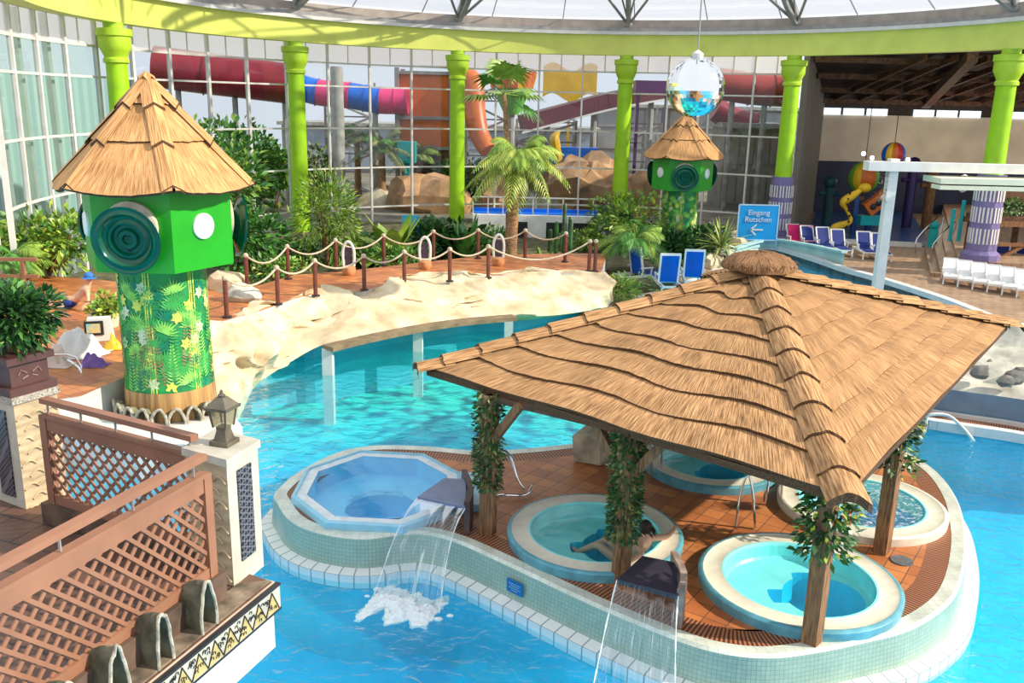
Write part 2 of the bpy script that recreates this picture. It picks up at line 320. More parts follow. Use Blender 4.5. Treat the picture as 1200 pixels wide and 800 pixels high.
# ================================================================ large structure
WZ=-.62
RC=Vector((2.92,32.4,0)); RR=18.05; BZ=8.98; BT=10.0
def rp(deg,r=RR,z=0.): return Vector((RC.x+r*math.cos(math.radians(deg)),RC.y+r*math.sin(math.radians(deg)),z))
COLA=[171.5,138,109.7,81,53.5]                # five free columns on the ring
# ---- pool basin
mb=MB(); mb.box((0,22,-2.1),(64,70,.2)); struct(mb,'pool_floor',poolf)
# ---- island outline (counter-clockwise)
IS=[at(*p,0) for p in [(322,575),(326,589),(338,606),(362,619),(398,627),(432,629),(470,624),(500,624),(537,634),(597,661),(650,686),(707,712),(787,745),(843,762),(900,768),(955,762),(1008,751),(1062,737),(1100,716),(1122,692),(1132,655)]]
IS+=[V(7.4,13.4,0),V(7.85,14.7,0),V(8.0,16.0,0),V(7.6,17.3,0),V(6.4,18.1,0),V(4.6,18.2,0),V(3.0,17.6,0),V(1.9,17.05,0)]
IS+=[at(*p,0) for p in [(660,520),(610,525),(560,527),(500,522),(440,521),(395,529),(350,551)]]
IO=spline(IS,5,True)
area=sum(IO[i].x*IO[(i+1)%len(IO)].y-IO[(i+1)%len(IO)].x*IO[i].y for i in range(len(IO)))
if area<0: IO.reverse()
I1=offset(IO,.22); I2=offset(IO,.56); IL0=offset(IO,-.05); IL=offset(IO,-.25)
OCTP=[at(*p,.12) for p in [(341,580),(381,611),(472,616),(548,589),(539,552),(497,530),(422,526),(359,547)]]
SP={'A':(at(697,620,.14),1.35),'B':(at(936,675,.14),1.38),'D':(at(1009,586,.14),1.35),'C':(V(3.75,15.75,.14),1.25)}
def circ(c,r,n=40): return [V(c.x+r*math.cos(2*PI*i/n),c.y+r*math.sin(2*PI*i/n),0) for i in range(n)]
def arclen(P):
    s=[0]
    for i in range(len(P)): s.append(s[-1]+(P[(i+1)%len(P)]-P[i]).length)
    return s
def band(mb,A,B,za,zb,uvw=1.,n=1,bulge=0.):
    """strip between closed loops A (outer) and B; uv in metres"""
    S=arclen(A)
    for i in range(len(A)):
        j=(i+1)%len(A)
        a=V(A[i].x,A[i].y,za);b=V(A[j].x,A[j].y,za);c=V(B[j].x,B[j].y,zb);d=V(B[i].x,B[i].y,zb)
        h=(a-d).length
        mb.quad(a,b,c,d,[(S[i]*uvw,0),(S[i+1]*uvw,0),(S[i+1]*uvw,h),(S[i]*uvw,h)])
oc=sum(OCTP,Vector())/8
holes=[circ(c,r-.12) for c,r in SP.values()]+[[oc+(p-oc)*.93 for p in OCTP]]
mb=MB(); mb.prism(I2,-.02,-.02,holes); struct(mb,'floor_island_deck',terr)
mb=MB(); band(mb,I1,I2,-.02,-.02); struct(mb,'trim_deck_grate',grate)
mb=MB(); band(mb,offset(IO,.04),I1,.0,-.015); band(mb,IO,offset(IO,.04),-.04,.0); struct(mb,'trim_island_coping',coping,smooth=True)
mb=MB(); band(mb,IL0,IO,-.50,-.04); struct(mb,'wall_island',walltile,smooth=True)
mb=MB(); band(mb,IL,IL0,-.53,-.50); band(mb,IL,IL,-.75,-.53); struct(mb,'trim_island_ledge',ledget)
mb=MB(); band(mb,IL,IL,-2.1,-.74); struct(mb,'wall_island_below_water',poolw)
# ---- shore / ground
rock_path_top=[at(*p,.75) for p in [(236,378),(262,376),(300,366),(345,350),(385,340),(425,342),(475,326),(520,322),(560,324),(600,322),(650,319),(704,320)]]
rock_path_bot=[at(*p,z) for p,z in [((246,512),-.75),((272,506),-.75),((288,480),-.75),((302,452),-.7),((330,432),-.45),((372,407),-.1),((400,399),.1),((432,392),.15),((470,385),.18),((520,377),.18),((560,372),.18),((600,369),.12),((650,369),.05),((714,360),-.25)]]
shore=[at(*p,-.28) for p in [(715,362),(742,352),(785,338),(838,318),(858,297),(900,288),(948,300),(990,314),(1030,325),(1100,347),(1150,366),(1200,386)]]+[V(17.6,25.5,-.28),V(19.5,22,-.28)]
SH=spline(shore,5)
mb=MB(); G=[V(p.x,p.y,0) for p in SH]+[V(46,20,0),V(46,47.8,0),rp(44,18.9),]+[rp(a,18.9) for a in range(48,140,4)]+[V(-6,40,0)]
mb.prism(G,-.9,-.28); struct(mb,'floor_deck_brown',tiled)
mb=MB()
for i in range(len(SH)-1):
    a,b=SH[i],SH[i+1]; t=(b-a).normalized(); n_=V(-t.y,t.x,0)
    if n_.y<0 and i<1: n_=-n_
    o1=a-V(-t.y,t.x,0)*.0
    mb.quad(V(a.x,a.y,-2.1),V(b.x,b.y,-2.1),V(b.x,b.y,-.5),V(a.x,a.y,-.5))
struct(mb,'wall_pool_edge',poolw)
mb=MB()
for i in range(len(SH)-1):
    a,b=SH[i],SH[i+1]; mb.beam(V(a.x,a.y,-.34),V(b.x,b.y,-.34),.34,.2)
struct(mb,'trim_pool_edge',white)
# upper walkway behind rocks and left terrace ground
UW=[V(p.x,p.y,0) for p in rock_path_top]+[at(*p,.75) for p in [(712,297),(640,297),(560,300),(470,310),(400,318),(345,322),(300,335),(262,345),(240,335)]]+[at(*p,.75) for p in [(140,330),(0,318),(-60,330),(-60,480),(0,478),(95,464),(150,440)]]
mb=MB(); mb.prism(UW,-.9,.75)
for q_ in range(len(mb.f)): mb.mi[q_]=0 if len(mb.f[q_])==3 else 1
struct(mb,'floor_walkway',[terr,M('walkway_side_plaster',(.58,.58,.54),.7,.1,3.)])
GB=[V(p.x,p.y,0) for p in [at(*p,.75) for p in [(700,312),(700,300),(640,297),(560,300),(470,310),(400,318),(345,322),(300,335),(262,345),(240,335),(140,330),(0,318)]]]
GB+= [rp(a,18.9) for a in range(196,70,-4)] + [at(800,290,.5),at(790,318,.5)]
mb=MB(); mb.prism(GB,-.9,.1); tag(struct(mb,'floor_garden',soil),'','') ; 
for k in ('label','category'): del bpy.data.objects['floor_garden'][k]
# ledges by left tower (white plastered basin edge)
mb=MB(); LB=[at(*p,.1) for p in [(60,500),(100,470),(150,446),(246,452),(262,470),(284,500),(265,540),(215,520),(160,520)]]
mb.prism(LB,-2.1,.1); struct(mb,'trim_tower_plinth',white)
mb=MB()
TB=[at(*p,.1) for p in [(84,482),(108,466),(146,472),(136,500)]]; c=sum(TB,Vector())/4
mb.prism([c+(p-c)*.95 for p in TB],.12,.15); o=mb.build('shallow_basin_water',spaw); o['kind']='structure'
# ---- glazed ring wall, beam, roof
bays=[(196,171.5),(171.5,138),(138,109.7),(109.7,81),(81,53.5)]
WR=18.85; HZ=[-.2,.95,3.0,5.0,7.05,8.15,9.1]
nw=[4,5,4,4,4]
for bi,(a0,a1) in enumerate(bays):
    fr=MB(); gl=MB(); fp=MB(); n_=nw[bi]*1
    for k in range(n_+1):
        a=a0+(a1-a0)*k/n_
        if k==n_ and bi<4: continue
        w_=.09 if bi>1 else .13
        fr.beam(rp(a,WR,-.2),rp(a,WR,9.1),w_,.16,up=(math.cos(math.radians(a)),math.sin(math.radians(a)),0))
        if bi<1: fr.beam(rp(a+.9,WR+.35,-.2),rp(a+.9,WR+.5,9.1),.22,.2,up=(math.cos(math.radians(a)),math.sin(math.radians(a)),0))
    for z in HZ:
        for k in range(n_*2):
            fr.beam(rp(a0+(a1-a0)*k/n_/2,WR,z),rp(a0+(a1-a0)*(k+1)/n_/2,WR,z),.09,.08 if z>0 else .2)
    for k in range(n_*2):
        if bi<2 or k%2==0:
            pass
        A=rp(a0+(a1-a0)*k/n_/2,WR+.02);B=rp(a0+(a1-a0)*(k+1)/n_/2,WR+.02)
        gl.quad(V(A.x,A.y,-.2),V(B.x,B.y,-.2),V(B.x,B.y,8.15),V(A.x,A.y,8.15))
        fp.quad(V(A.x,A.y,8.15),V(B.x,B.y,8.15),V(B.x,B.y,9.1),V(A.x,A.y,9.1))
        fr.beam(V(A.x,A.y,8.15),V(A.x,A.y,9.1),.05)
    o=struct(fr,'window_%d'%(bi+1),frame_m)
    gl.build('pane',glass_l if bi<1 else glass,o); fp.build('frosted_pane',frost,o)
mb=MB()
def ringbeam(mb,r0,r1,z0,z1,a0,a1,st=2):
    a=a0
    while a<a1-1e-6:
        b=a+st
        P=[rp(a,r0,z0),rp(b,r0,z0),rp(b,r1,z0),rp(a,r1,z0),rp(a,r0,z1),rp(b,r0,z1),rp(b,r1,z1),rp(a,r1,z1)]
        mb.add(P,[(0,1,2,3),(7,6,5,4),(0,4,5,1),(1,5,6,2),(2,6,7,3),(3,7,4,0)]); a=b
ringbeam(mb,17.75,18.35,BZ,BT,-16,200); struct(mb,'trim_ring_beam',limeb,smooth=True)
mb=MB(); ringbeam(mb,17.5,18.6,BT,BT+.16,-16,200); struct(mb,'trim_ring_cap',white,smooth=True)
mb=MB(); ringbeam(mb,17.7,18.5,BT+.16,BT+.36,-16,200); struct(mb,'trim_ring_seal',dsteel,smooth=True)
mb=MB(); ringbeam(mb,17.9,18.9,BT+.36,BT+.75,-16,200); struct(mb,'trim_eaves_gutter',M('gutter_brown',(.45,.38,.33),.6,.1,2.),smooth=True)
def dome(a,t,dz=0.):
    r=17.9*(1-t); z=BT+.5+7.5*math.sin(t*PI/2)*1.0+dz; return rp(a,r,z)
mb=MB()
for i in range(0,216//6):
    a=-16+6*i
    for k in range(10):
        t0,t1=k/12,(k+1)/12
        A,B,C,D=dome(a,t0,.35),dome(a+6,t0,.35),dome(a+6,t1,.35),dome(a,t1,.35); mb.quad(A,B,C,D)
struct(mb,'ceiling_dome_glazing',roofgl)
for i,a in enumerate([-9,19.6,53.5,81,109.7,138,171.5]):
    mb=MB()
    lo=[dome(a,t/12,-.35 if t>0 else -.1) for t in range(0,10)]; hi=[dome(a,t/12,.25) for t in range(0,10)]
    for L,wd in ((lo,.2),(hi,.26)):
        for k in range(9): mb.beam(L[k],L[k+1],wd,wd)
    for k in range(9): mb.beam(lo[k],hi[k+1] if k%2 else hi[k],.09)
    # fan struts from the bearing to the neighbouring purlin nodes
    for s in (-1,1):
        mb.tube([dome(a,0,.0),dome(a+s*7,.16,.2)],.07,6); mb.tube([dome(a,0.01,.0),dome(a+s*3,.2,.2)],.05,6)
    mb.sphere(dome(a,.0,.0),.24,8)
    tag(mb.build('roof_truss',dsteel),['steel roof truss above the far right hall','steel roof truss rising from the rightmost lime column','steel roof truss above the lime column beside the blue sign','steel roof truss above the column left of the mirror ball','steel roof truss above the lime column behind the palm','steel roof truss above the lime column right of the near green tower','steel roof truss above the leftmost lime column'][i],'roof truss','radial trusses of the glass dome')
mb=MB()
for t in (.09,.3,.5):
    for i in range(0,216//4):
        mb.beam(dome(-16+4*i,t,.25),dome(-12+4*i,t,.25),.07,.07)
for i in range(0,216//12):
    a=-16+12*i
    for k in range(9): mb.beam(dome(a,k/12,.28),dome(a,(k+1)/12,.28),.05,.05)
struct(mb,'ceiling_dome_glazing_bars',steel)
# ---- columns
def column(a,base,lab,lower=None,pos=None):
    p=pos or rp(a); t=thing('lime_column',lab,'column',(p.x,p.y,base),'lime green columns of the rotunda')
    m1=MB(); H=BZ-base
    z0=lower if lower else base
    prof=[(.43,z0-base),(.42,z0-base+.05),(.38,H-1.45)]
    m1.lathe([(r,z) for r,z in prof],(p.x,p.y,base),24); m1.build('shaft',lime,t,True)
    m2=MB(); m2.lathe([(.38,H-1.45),(.46,H-1.40),(.46,H-1.28),(.40,H-1.22),(.50,H-1.0),(.58,H-.85),(.58,H-.5),(.64,H-.46),(.64,H-.22),(.36,H-.18),(.36,H+.02)],(p.x,p.y,base),24); m2.build('capital',M('lime_capital',(.42,.66,.03),.45,.06,2.) if 'lime_capital' not in bpy.data.materials else bpy.data.materials['lime_capital'],t,True)
    if lower:
        m3=MB(); m3.lathe([(.78,0),(.78,.25),(.60,.4),(.56,z0-base),(.3,z0-base)],(p.x,p.y,base),12); m3.build('tiled_base',lilac,t)
        m4=MB()
        for lvl in range(3):
            zz=base+.7+lvl*(z0-base-.9)/3
            for k in range(12):
                aa=2*PI*(k+.5)/12
                for d in (-.07,.07):
                    q=V(p.x+.58*math.cos(aa)-d*math.sin(aa),p.y+.58*math.sin(aa)+d*math.cos(aa),0)
                    m4.beam(V(q.x,q.y,zz),V(q.x,q.y,zz+(z0-base-.9)/3*.72),.07,.02,up=(math.cos(aa),math.sin(aa),0))
        m4.build('white_stripe_tiles',white,t)
    return t
lilac=M('lilac_tile',(.20,.16,.36),.4,.12,3.)
labs=['leftmost lime green column, behind the near tower roof','lime green column beside the bamboo, right of the near tower','lime green column just left of the tall palm','lime green column just left of the far green tower','lime green column on a lilac striped base beside the blue sign']
for i,a in enumerate(COLA): column(a,-.28 if i==4 else .1,labs[i],lower=3.1 if i==4 else None)
column(19.6,.42,'thick lime green column on a lilac base near the right corner',lower=4.0)
# ---- right hall
hx0=14.6
mb=MB(); mb.box((44,62.45,6.7),(48,.2,1.3)); struct(mb,'wall_hall_lintel',M('lintel_dark',(.05,.03,.02),.7,.2,2.))
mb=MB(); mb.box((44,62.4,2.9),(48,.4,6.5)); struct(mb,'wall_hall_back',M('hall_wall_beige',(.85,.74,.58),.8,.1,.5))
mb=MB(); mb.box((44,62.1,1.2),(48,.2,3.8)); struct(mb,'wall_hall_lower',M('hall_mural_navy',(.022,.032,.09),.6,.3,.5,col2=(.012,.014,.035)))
hw=MB()
for k in range(30):
    x=20.8+k*1.55
    if k%4==3: continue
    hw.box((x,62.12,6.34),(1.36,.1,.44))
o=hw.build('window_6',M('clerestory_glow_glass',(.8,.9,.95),.2,.05,1.)); o['kind']='structure'
bs=o.data.materials[0].node_tree.nodes['Principled BSDF']; bs.inputs['Emission Color'].default_value=(.8,.92,1,1); bs.inputs['Emission Strength'].default_value=.9
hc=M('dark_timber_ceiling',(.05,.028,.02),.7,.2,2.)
mb=MB(); mb.add([V(15.4,50,9.35),V(60,50,9.35),V(60,63,7.0),V(20.4,63,7.0),V(15.4,50,9.6),V(60,50,9.6),V(60,63,7.3),V(20.4,63,7.3)],[(0,3,2,1),(4,5,6,7),(0,1,5,4),(3,7,6,2)])
mb.add([V(15.2,48,9.5),V(60,30,9.5),V(60,50,9.4),V(15.4,50,9.4)],[(0,1,2,3)])
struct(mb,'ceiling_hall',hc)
mb=MB()
for k in range(28):
    x=20.6+k*1.6; mb.beam(V(x,48,9.15),V(x,62,7.0),.16,.3)
for y,z in ((50,9.0),(54,8.3),(58,7.6),(61,7.0)): mb.beam(V(15.6+(y-50)*.38,y,z),V(60,y,z),.3,.3)
mb.beam(V(22,46,9.1),V(27,62,6.9),.5,.5); mb.beam(V(36,44,9.1),V(41,62,6.9),.6,.6)
struct(mb,'ceiling_hall_beams',woodb)
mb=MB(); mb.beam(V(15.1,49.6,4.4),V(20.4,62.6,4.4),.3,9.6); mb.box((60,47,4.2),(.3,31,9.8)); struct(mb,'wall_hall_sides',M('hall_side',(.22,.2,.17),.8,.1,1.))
mb=MB(); mb.prism([V(15.2,47.6,0),V(21.5,46.2,0),V(27,62,0),V(20.6,62,0)],-.28,-.22); struct(mb,'floor_kids_pool',M('kids_pool_blue',(.02,.10,.34),.3,.2,1.))
mb=MB(); mb.prism([V(13.8,47.8,0),V(20.8,46.5,0),V(20.9,46.2,0),V(13.8,47.5,0)],-.28,-.05); struct(mb,'trim_kids_pool_kerb',white)
mb=MB(); mb.prism([rp(51,18.8),V(20.9,45.5,0),V(46.5,45.5,0),V(46.5,63,0),V(20,63,0),rp(60,19.5)],-.6,-.272); struct(mb,'floor_hall_edge',tiled)
# raised platform with steps round the last column
mb=MB()
for k in range(4):
    s=(3-k)*.42
    P=[V(18.9-s,38.2-s*.3,0),V(20.4,37.5-s*.4,0),V(46,36.8,0),V(46,61.8,0),V(29,61.8,0),V(22.0-s,45.5,0)]
    mb.prism([V(p.x,p.y,0) for p in P],-.28,-.28+.70*(k+1)/4)
struct(mb,'floor_hall_steps',tiled)
# ---- river islet at right: kerb, grate, blue wall
def arcpts(px,z): return spline([at(*p,z) for p in px],5)
K=[(1040,484),(1080,494),(1130,502),(1200,513),(1280,533)]
def strip(px0,z0,px1,z1):
    A=arcpts(px0,z0);B=arcpts(px1,z1); m_=MB()
    for i in range(len(A)-1):
        m_.quad(A[i],A[i+1],B[i+1],B[i],[(i*.3,0),(i*.3+.3,0),(i*.3+.3,.6),(i*.3,.6)])
    return m_
KA=arcpts(K,-.5)
t_=MB()
for i in range(len(KA)-1): t_.beam(KA[i],KA[i+1],.22,.22); 
struct(t_,'trim_islet_kerb',white)
t_=MB()
for i in range(len(KA)-1): t_.quad(V(KA[i].x,KA[i].y,-2.1),V(KA[i+1].x,KA[i+1].y,-2.1),V(KA[i+1].x,KA[i+1].y,-.52),V(KA[i].x,KA[i].y,-.52))
struct(t_,'wall_islet_below_water',poolw)
def offs(P,d): return offset(P,d,False)
K1=offs(KA,.1);K2=offs(KA,.8);K3=offs(KA,.9)
if (K2[3]-KA[3]).y<0: K1=offs(KA,-.1);K2=offs(KA,-.8);K3=offs(KA,-.9)
t_=MB()
for i in range(len(K1)-1): t_.quad(K1[i],K1[i+1],K2[i+1],K2[i],[(i*.3,0),(i*.3+.3,0),(i*.3+.3,.6),(i*.3,.6)])
struct(t_,'trim_islet_grate',grate)
t_=MB()
for i in range(len(K2)-1): t_.beam(K2[i]+V(0,0,.03),K2[i+1]+V(0,0,.03),.14,.12)
struct(t_,'trim_islet_step',white)
t_=MB()
for i in range(len(K3)-1):
    a,b=K3[i],K3[i+1]; t_.quad(a,b,V(b.x,b.y,.12),V(a.x,a.y,.12)); t_.quad(V(a.x,a.y,-2),V(b.x,b.y,-2),a,b)
struct(t_,'wall_islet',M('islet_wall_blue_grey',(.16,.25,.36),.5,.1,2.))
def rf(u,v):
    i=u*(len(K3)-1); k=min(int(i),len(K3)-2); p=K3[k].lerp(K3[k+1],i-k)
    q=p+V(.9,3.3,0)*v
    z=.12+.95*v**.8
    n_=noise.noise(V(q.x*1.1,q.y*1.1,z))*.35*min(1,v*4)*(1 if v<.97 else .2)
    return V(q.x,q.y,z+n_)
t_=MB(); t_.grid(rf,48,22); b_=len(t_.v)
def rback(u,v):
    i=u*(len(K3)-1); k=min(int(i),len(K3)-2); p=K3[k].lerp(K3[k+1],i-k)+V(.9,3.3,0)
    return V(p.x+v*.5,p.y+v*1.2,1.0-v*2)
t_.grid(rback,48,4)
tag(t_.build('islet_rock_bank',rockg,None,True),'grey cream sloping rock bank above the blue islet wall','rock')
wt=offs([v_+V(.95,3.6,0) for v_ in K3],0)
t_=MB()
for i in range(len(wt)-1): t_.beam(V(wt[i].x,wt[i].y,1.12),V(wt[i+1].x,wt[i+1].y,1.12),.35,.12)
struct(t_,'trim_islet_rim',white)
for i,(x,y,s) in enumerate([(1148,437,.22),(1188,443,.26),(1160,425,.13),(1178,447,.2),(1190,425,.16),(1152,432,.14),(1199,436,.24)]):
    p=at(x,y,.55); t_=MB(); t_.sphere(p,s,8,(1.1,.8,.7))
    t_.v=[tuple(Vector(q)+Vector(q).normalized()*0+V(0,0,noise.noise(Vector(q)*5)*.08)) for q in t_.v]
    tag(t_.build('boulder',M('boulder_grey',(.22,.21,.19),.9,.2,5.,bump=.4) if i==0 else bpy.data.materials['boulder_grey'],None,True),'dark grey boulder set in the islet rock bank','boulder','boulders in the islet rock bank')
# ---- water surface
mb=MB(); mb.prism([V(-22,-8,0),V(30,-8,0),V(30,46,0),V(-22,46,0)],WZ,WZ,[[V(p.x,p.y,0) for p in offset(IO,-.30)]]); o=mb.build('pool_water',water); o['kind']='structure'
# ================================================================ pavilion, spas, island things
def sm(t): return t*t*(3-2*t)
# ---- spas
def spa(key,lab,watermat,side=spside,rimm=spring):
    c,r=SP[key]; t=thing('round_whirlpool',lab,'whirlpool',(c.x,c.y,-.02),'round whirlpools on the island')
    m1=MB(); m1.lathe([(r,0),(r+.01,.13),(r-.02,.155),(r-.06,.155)],(c.x,c.y,-.02),48); m1.build('outer_shell',side,t,True)
    m2=MB(); m2.lathe([(r-.06,.155),(r-.10,.14),(r-.28,.14),(r-.32,.15)],(c.x,c.y,-.02),48); m2.build('overflow_rim',rimm,t,True)
    m3=MB(); m3.lathe([(r-.32,.15),(r-.35,.15),(r-.37,.10),(r-.37,-.08)],(c.x,c.y,-.02),48)
    # seat level with a stepped, polygonal well
    n=48; R0=r-.37; P=[];fs=[]
    def well(a):
        k=math.cos(4*(a-PI)); s_=.5-.5*math.cos(a); return .62+.18*(1 if k>.1 else -1)*s_
    ox,oy=.27,-.06
    rings=[(lambda a:R0,-.06,0),(lambda a:R0*.97,-.10,0),(lambda a:min(well(a)+.03,R0-.33),-.12,1),(lambda a:min(well(a),R0-.35),-.58,1),(lambda a:.01,-.62,1)]
    for fn,z,q_ in rings:
        for k in range(n):
            a=2*PI*k/n; P.append((c.x+ox*q_+fn(a)*math.cos(a),c.y+oy*q_+fn(a)*math.sin(a),z-.02))
    for i in range(4):
        for k in range(n): fs.append((i*n+k,(i+1)*n+k,(i+1)*n+(k+1)%n,i*n+(k+1)%n))
    nf=len(m3.f); m3.add(P,fs)
    for q_ in range(nf+2*n,len(m3.f)): m3.mi[q_]=1
    m3.build('basin',[spain,spadeep],t)
    m4=MB(); m4.lathe([(r-.35,.125),(.001,.125)],(c.x,c.y,-.02),48); m4.build('water_surface',watermat,t)
    return t
spa('A','round whirlpool with a bather in it, behind the dark fountain slab',spaw)
spa('B','round whirlpool nearest the island edge, behind the front corner post',spaw)
spa('C','round whirlpool half hidden under the thatched roof',spaw)
spa('D','foaming round whirlpool at the right end of the island',spafoam,spring)
# ---- octagonal pool
t=thing('octagonal_whirlpool','blue eight sided whirlpool with a white stepped rim','whirlpool',(oc.x,oc.y,-.02))
def oct_ring(mb,s0,z0,s1,z1):
    for i in range(8):
        a,b=OCTP[i],OCTP[(i+1)%8]
        f=lambda p,s,z:V(oc.x+(p.x-oc.x)*s,oc.y+(p.y-oc.y)*s,z)
        mb.quad(f(a,s0,z0),f(b,s0,z0),f(b,s1,z1),f(a,s1,z1))
m1=MB(); oct_ring(m1,1.0,-.02,1.0,.10); oct_ring(m1,1.0,.10,.955,.12); oct_ring(m1,.955,.12,.955,.06)
ex=[at(*p,.12) for p in [(539,551),(565,553),(566,590),(540,590)]]; m1.prism(ex,-.02,.10); m1.build('outer_rim',octblue:=M('octagon_pale_blue',(.30,.62,.80),.35,.06,4.),t)
m2=MB(); oct_ring(m2,.955,.08,.83,.095); oct_ring(m2,.83,.095,.82,.02); m2.build('white_step',octrim,t)
m3=MB(); oct_ring(m3,.82,.09,.82,-.25); oct_ring(m3,.82,-.25,.42,-.32); 
well=[V(oc.x+.62*math.cos(a*PI/6),oc.y+.62*math.sin(a*PI/6),0) for a in range(12)]
m3.lathe([(.68,-.31),(.62,-.36),(.60,-.75),(.01,-.78)],(oc.x,oc.y,0),12); m3.lathe([(.09,-.77),(.07,-.70),(.01,-.69)],(oc.x,oc.y,0),12)
m3.lathe([(1.15,-.322),(.68,-.312)],(oc.x,oc.y,0),24); m3.build('basin',octin,t)
m4=MB(); m4.prism([V(oc.x+(p.x-oc.x)*.82,oc.y+(p.y-oc.y)*.82,0) for p in OCTP],.085,.085); m4.build('water_surface',octw,t)
# ---- pavilion
EZ=2.3
L=at(500,434,EZ); Fc=at(990,583,EZ); Rr=at(1181,382,EZ)
mid=(L+Rr)/2; Bk=L+Rr-Fc
d=ray(890,318); tt=mid.y/d.y; AP=V(mid.x,mid.y,HC+d.z*tt); print('apex',AP)
pav=thing('thatched_pavilion','large reed thatched pavilion roof on wooden posts standing over the whirlpools','pavilion',(mid.x,mid.y,0))
def face(A,B,n,name,seed,st=1.):
    """stepped thatch face between eave corners A,B and the apex"""
    mb=MB(); NU=56
    nrm=(B-A).cross(AP-A).normalized(); 
    if nrm.z<0: nrm=-nrm
    ln=(B-A).length; sl=(AP-(A+B)/2).length
    for k in range(n):
        v0=k/n; v1=min(1,(k+1.35)/n) if k<n-1 else 1.0
        rows=[]
        for j,(vv,off) in enumerate(((v0,.015),(v0,.02+.042*st),(v0+(v1-v0)*.5,.05),(v1,.0))):
            row=[]
            for i in range(NU+1):
                u=i/NU
                w0=vv
                if j<2: w0=vv+ st*(math.sin(u*ln*2.3+seed+k*.25)*.055+noise.noise(V(u*ln*.6,k*.6,seed))*.10+noise.noise(V(u*ln*9,k*3.1,seed))*.022)/sl*(.35 if k==0 else 1)
                w0=max(-.02,min(.999,w0))
                p=(A.lerp(AP,w0)).lerp(B.lerp(AP,w0),u)+nrm*(off+noise.noise(V(u*ln*.9,k*2.,seed+5))*.018*(1 if j<3 else 0))
                row.append(p)
            rows.append(row)
        for j in range(3):
            mb.mat(1 if j==0 else 0)
            for i in range(NU):
                vs=[rows[j][i],rows[j][i+1],rows[j+1][i+1],rows[j+1][i]]
                us=[((i+dx)/NU*ln+k*3.3, (v0*sl+ (0,.02,.5,1)[j+dy]*sl/n*1.3)) for dx,dy in ((0,0),(1,0),(1,1),(0,1))]
                mb.quad(*vs,us)
    # underside
    mb.mat(1); o1=nrm*-.06
    mb.add([A+o1,B+o1,AP+o1],[(0,2,1)]); mb.quad(A+V(0,0,-.08),B+V(0,0,-.08),B+nrm*.02,A+nrm*.02); cc_=(L+Rr)/2; mb.quad(A+V(0,0,-.08),B+V(0,0,-.08),B.lerp(AP,.12)+o1,A.lerp(AP,.12)+o1)
    return mb.build(name,[thatch,thatch_d],pav)
face(L,Fc,9,'thatch_slope',1.); face(Fc,Rr,9,'thatch_slope',4.,.3); face(Rr,Bk,9,'thatch_slope',7.); face(Bk,L,9,'thatch_slope',9.)
def hipcap(A,n,wd,name):
    mb=MB(); dirv=(A-AP); ax=dirv.normalized(); side=ax.cross(V(0,0,1)).normalized()
    for k in range(n):
        t0=.03+(k)/n*1.0; t1=.03+(k+1.28)/n
        t1=min(t1,1.03)
        NU=10; rows=[]
        for j,(tt_,h) in enumerate(((t1,.02),(t1,.13),(t0,.075))):
            row=[]
            for i in range(NU+1):
                s=i/NU*2-1; c=AP.lerp(A,tt_)
                drop=-abs(s)**1.6*.16*wd/.3
                wob=noise.noise(V(k*3.+i*.4,tt_,2.))*.05
                row.append(c+side*s*wd*(1+.04*k/n)+V(0,0,h+.06+drop)+ax*(wob if j<2 else 0))
            rows.append(row)
        for j in range(2):
            mb.mat(1 if j==0 else 0)
            for i in range(NU):
                us=[((i+dx)/NU*wd*2+k*1.7,(k*.6+dy*.6)) for dx,dy in ((0,0),(1,0),(1,1),(0,1))]
                mb.quad(rows[j][i],rows[j][i+1],rows[j+1][i+1],rows[j+1][i],us)
    return mb.build(name,[thatch,thatch_d],pav)
hipcap(Fc,9,.24,'hip_cap'); hipcap(L,10,.2,'hip_cap'); hipcap(Rr,11,.24,'hip_cap'); hipcap(Bk,9,.22,'hip_cap')
mb=MB()
def tuft(u,v):
    a=u*2*PI; r=.62*math.sin(v*PI*.56)*(1+.08*noise.noise(V(math.cos(a)*3,math.sin(a)*3,v*3)))
    return AP+V(math.cos(a)*r*1.05,math.sin(a)*r,.10+.26*math.cos(v*PI*.56)+noise.noise(V(math.cos(a)*6,math.sin(a)*6,v*9))*.04)
mb.grid(tuft,36,10,8,1)
for i in range(220):
    a=R_.random()*2*PI; r=R_.uniform(.25,.62); p=AP+V(math.cos(a)*r,math.sin(a)*r,.30-.35*r*r); q=p+V(math.cos(a)*.12,math.sin(a)*.12,R_.uniform(-.09,.02)); s=V(-math.sin(a),math.cos(a),0)*.012
    mb.quad(p-s,p+s,q+s,q-s,[(i*.1,0),(i*.1+.01,0),(i*.1+.01,.2),(i*.1,.2)])
mb.build('apex_tuft',[Mthatch('tuft_thatch',(.40,.22,.11),(.13,.065,.03),26.,3.,.9),thatch_d],pav,True)
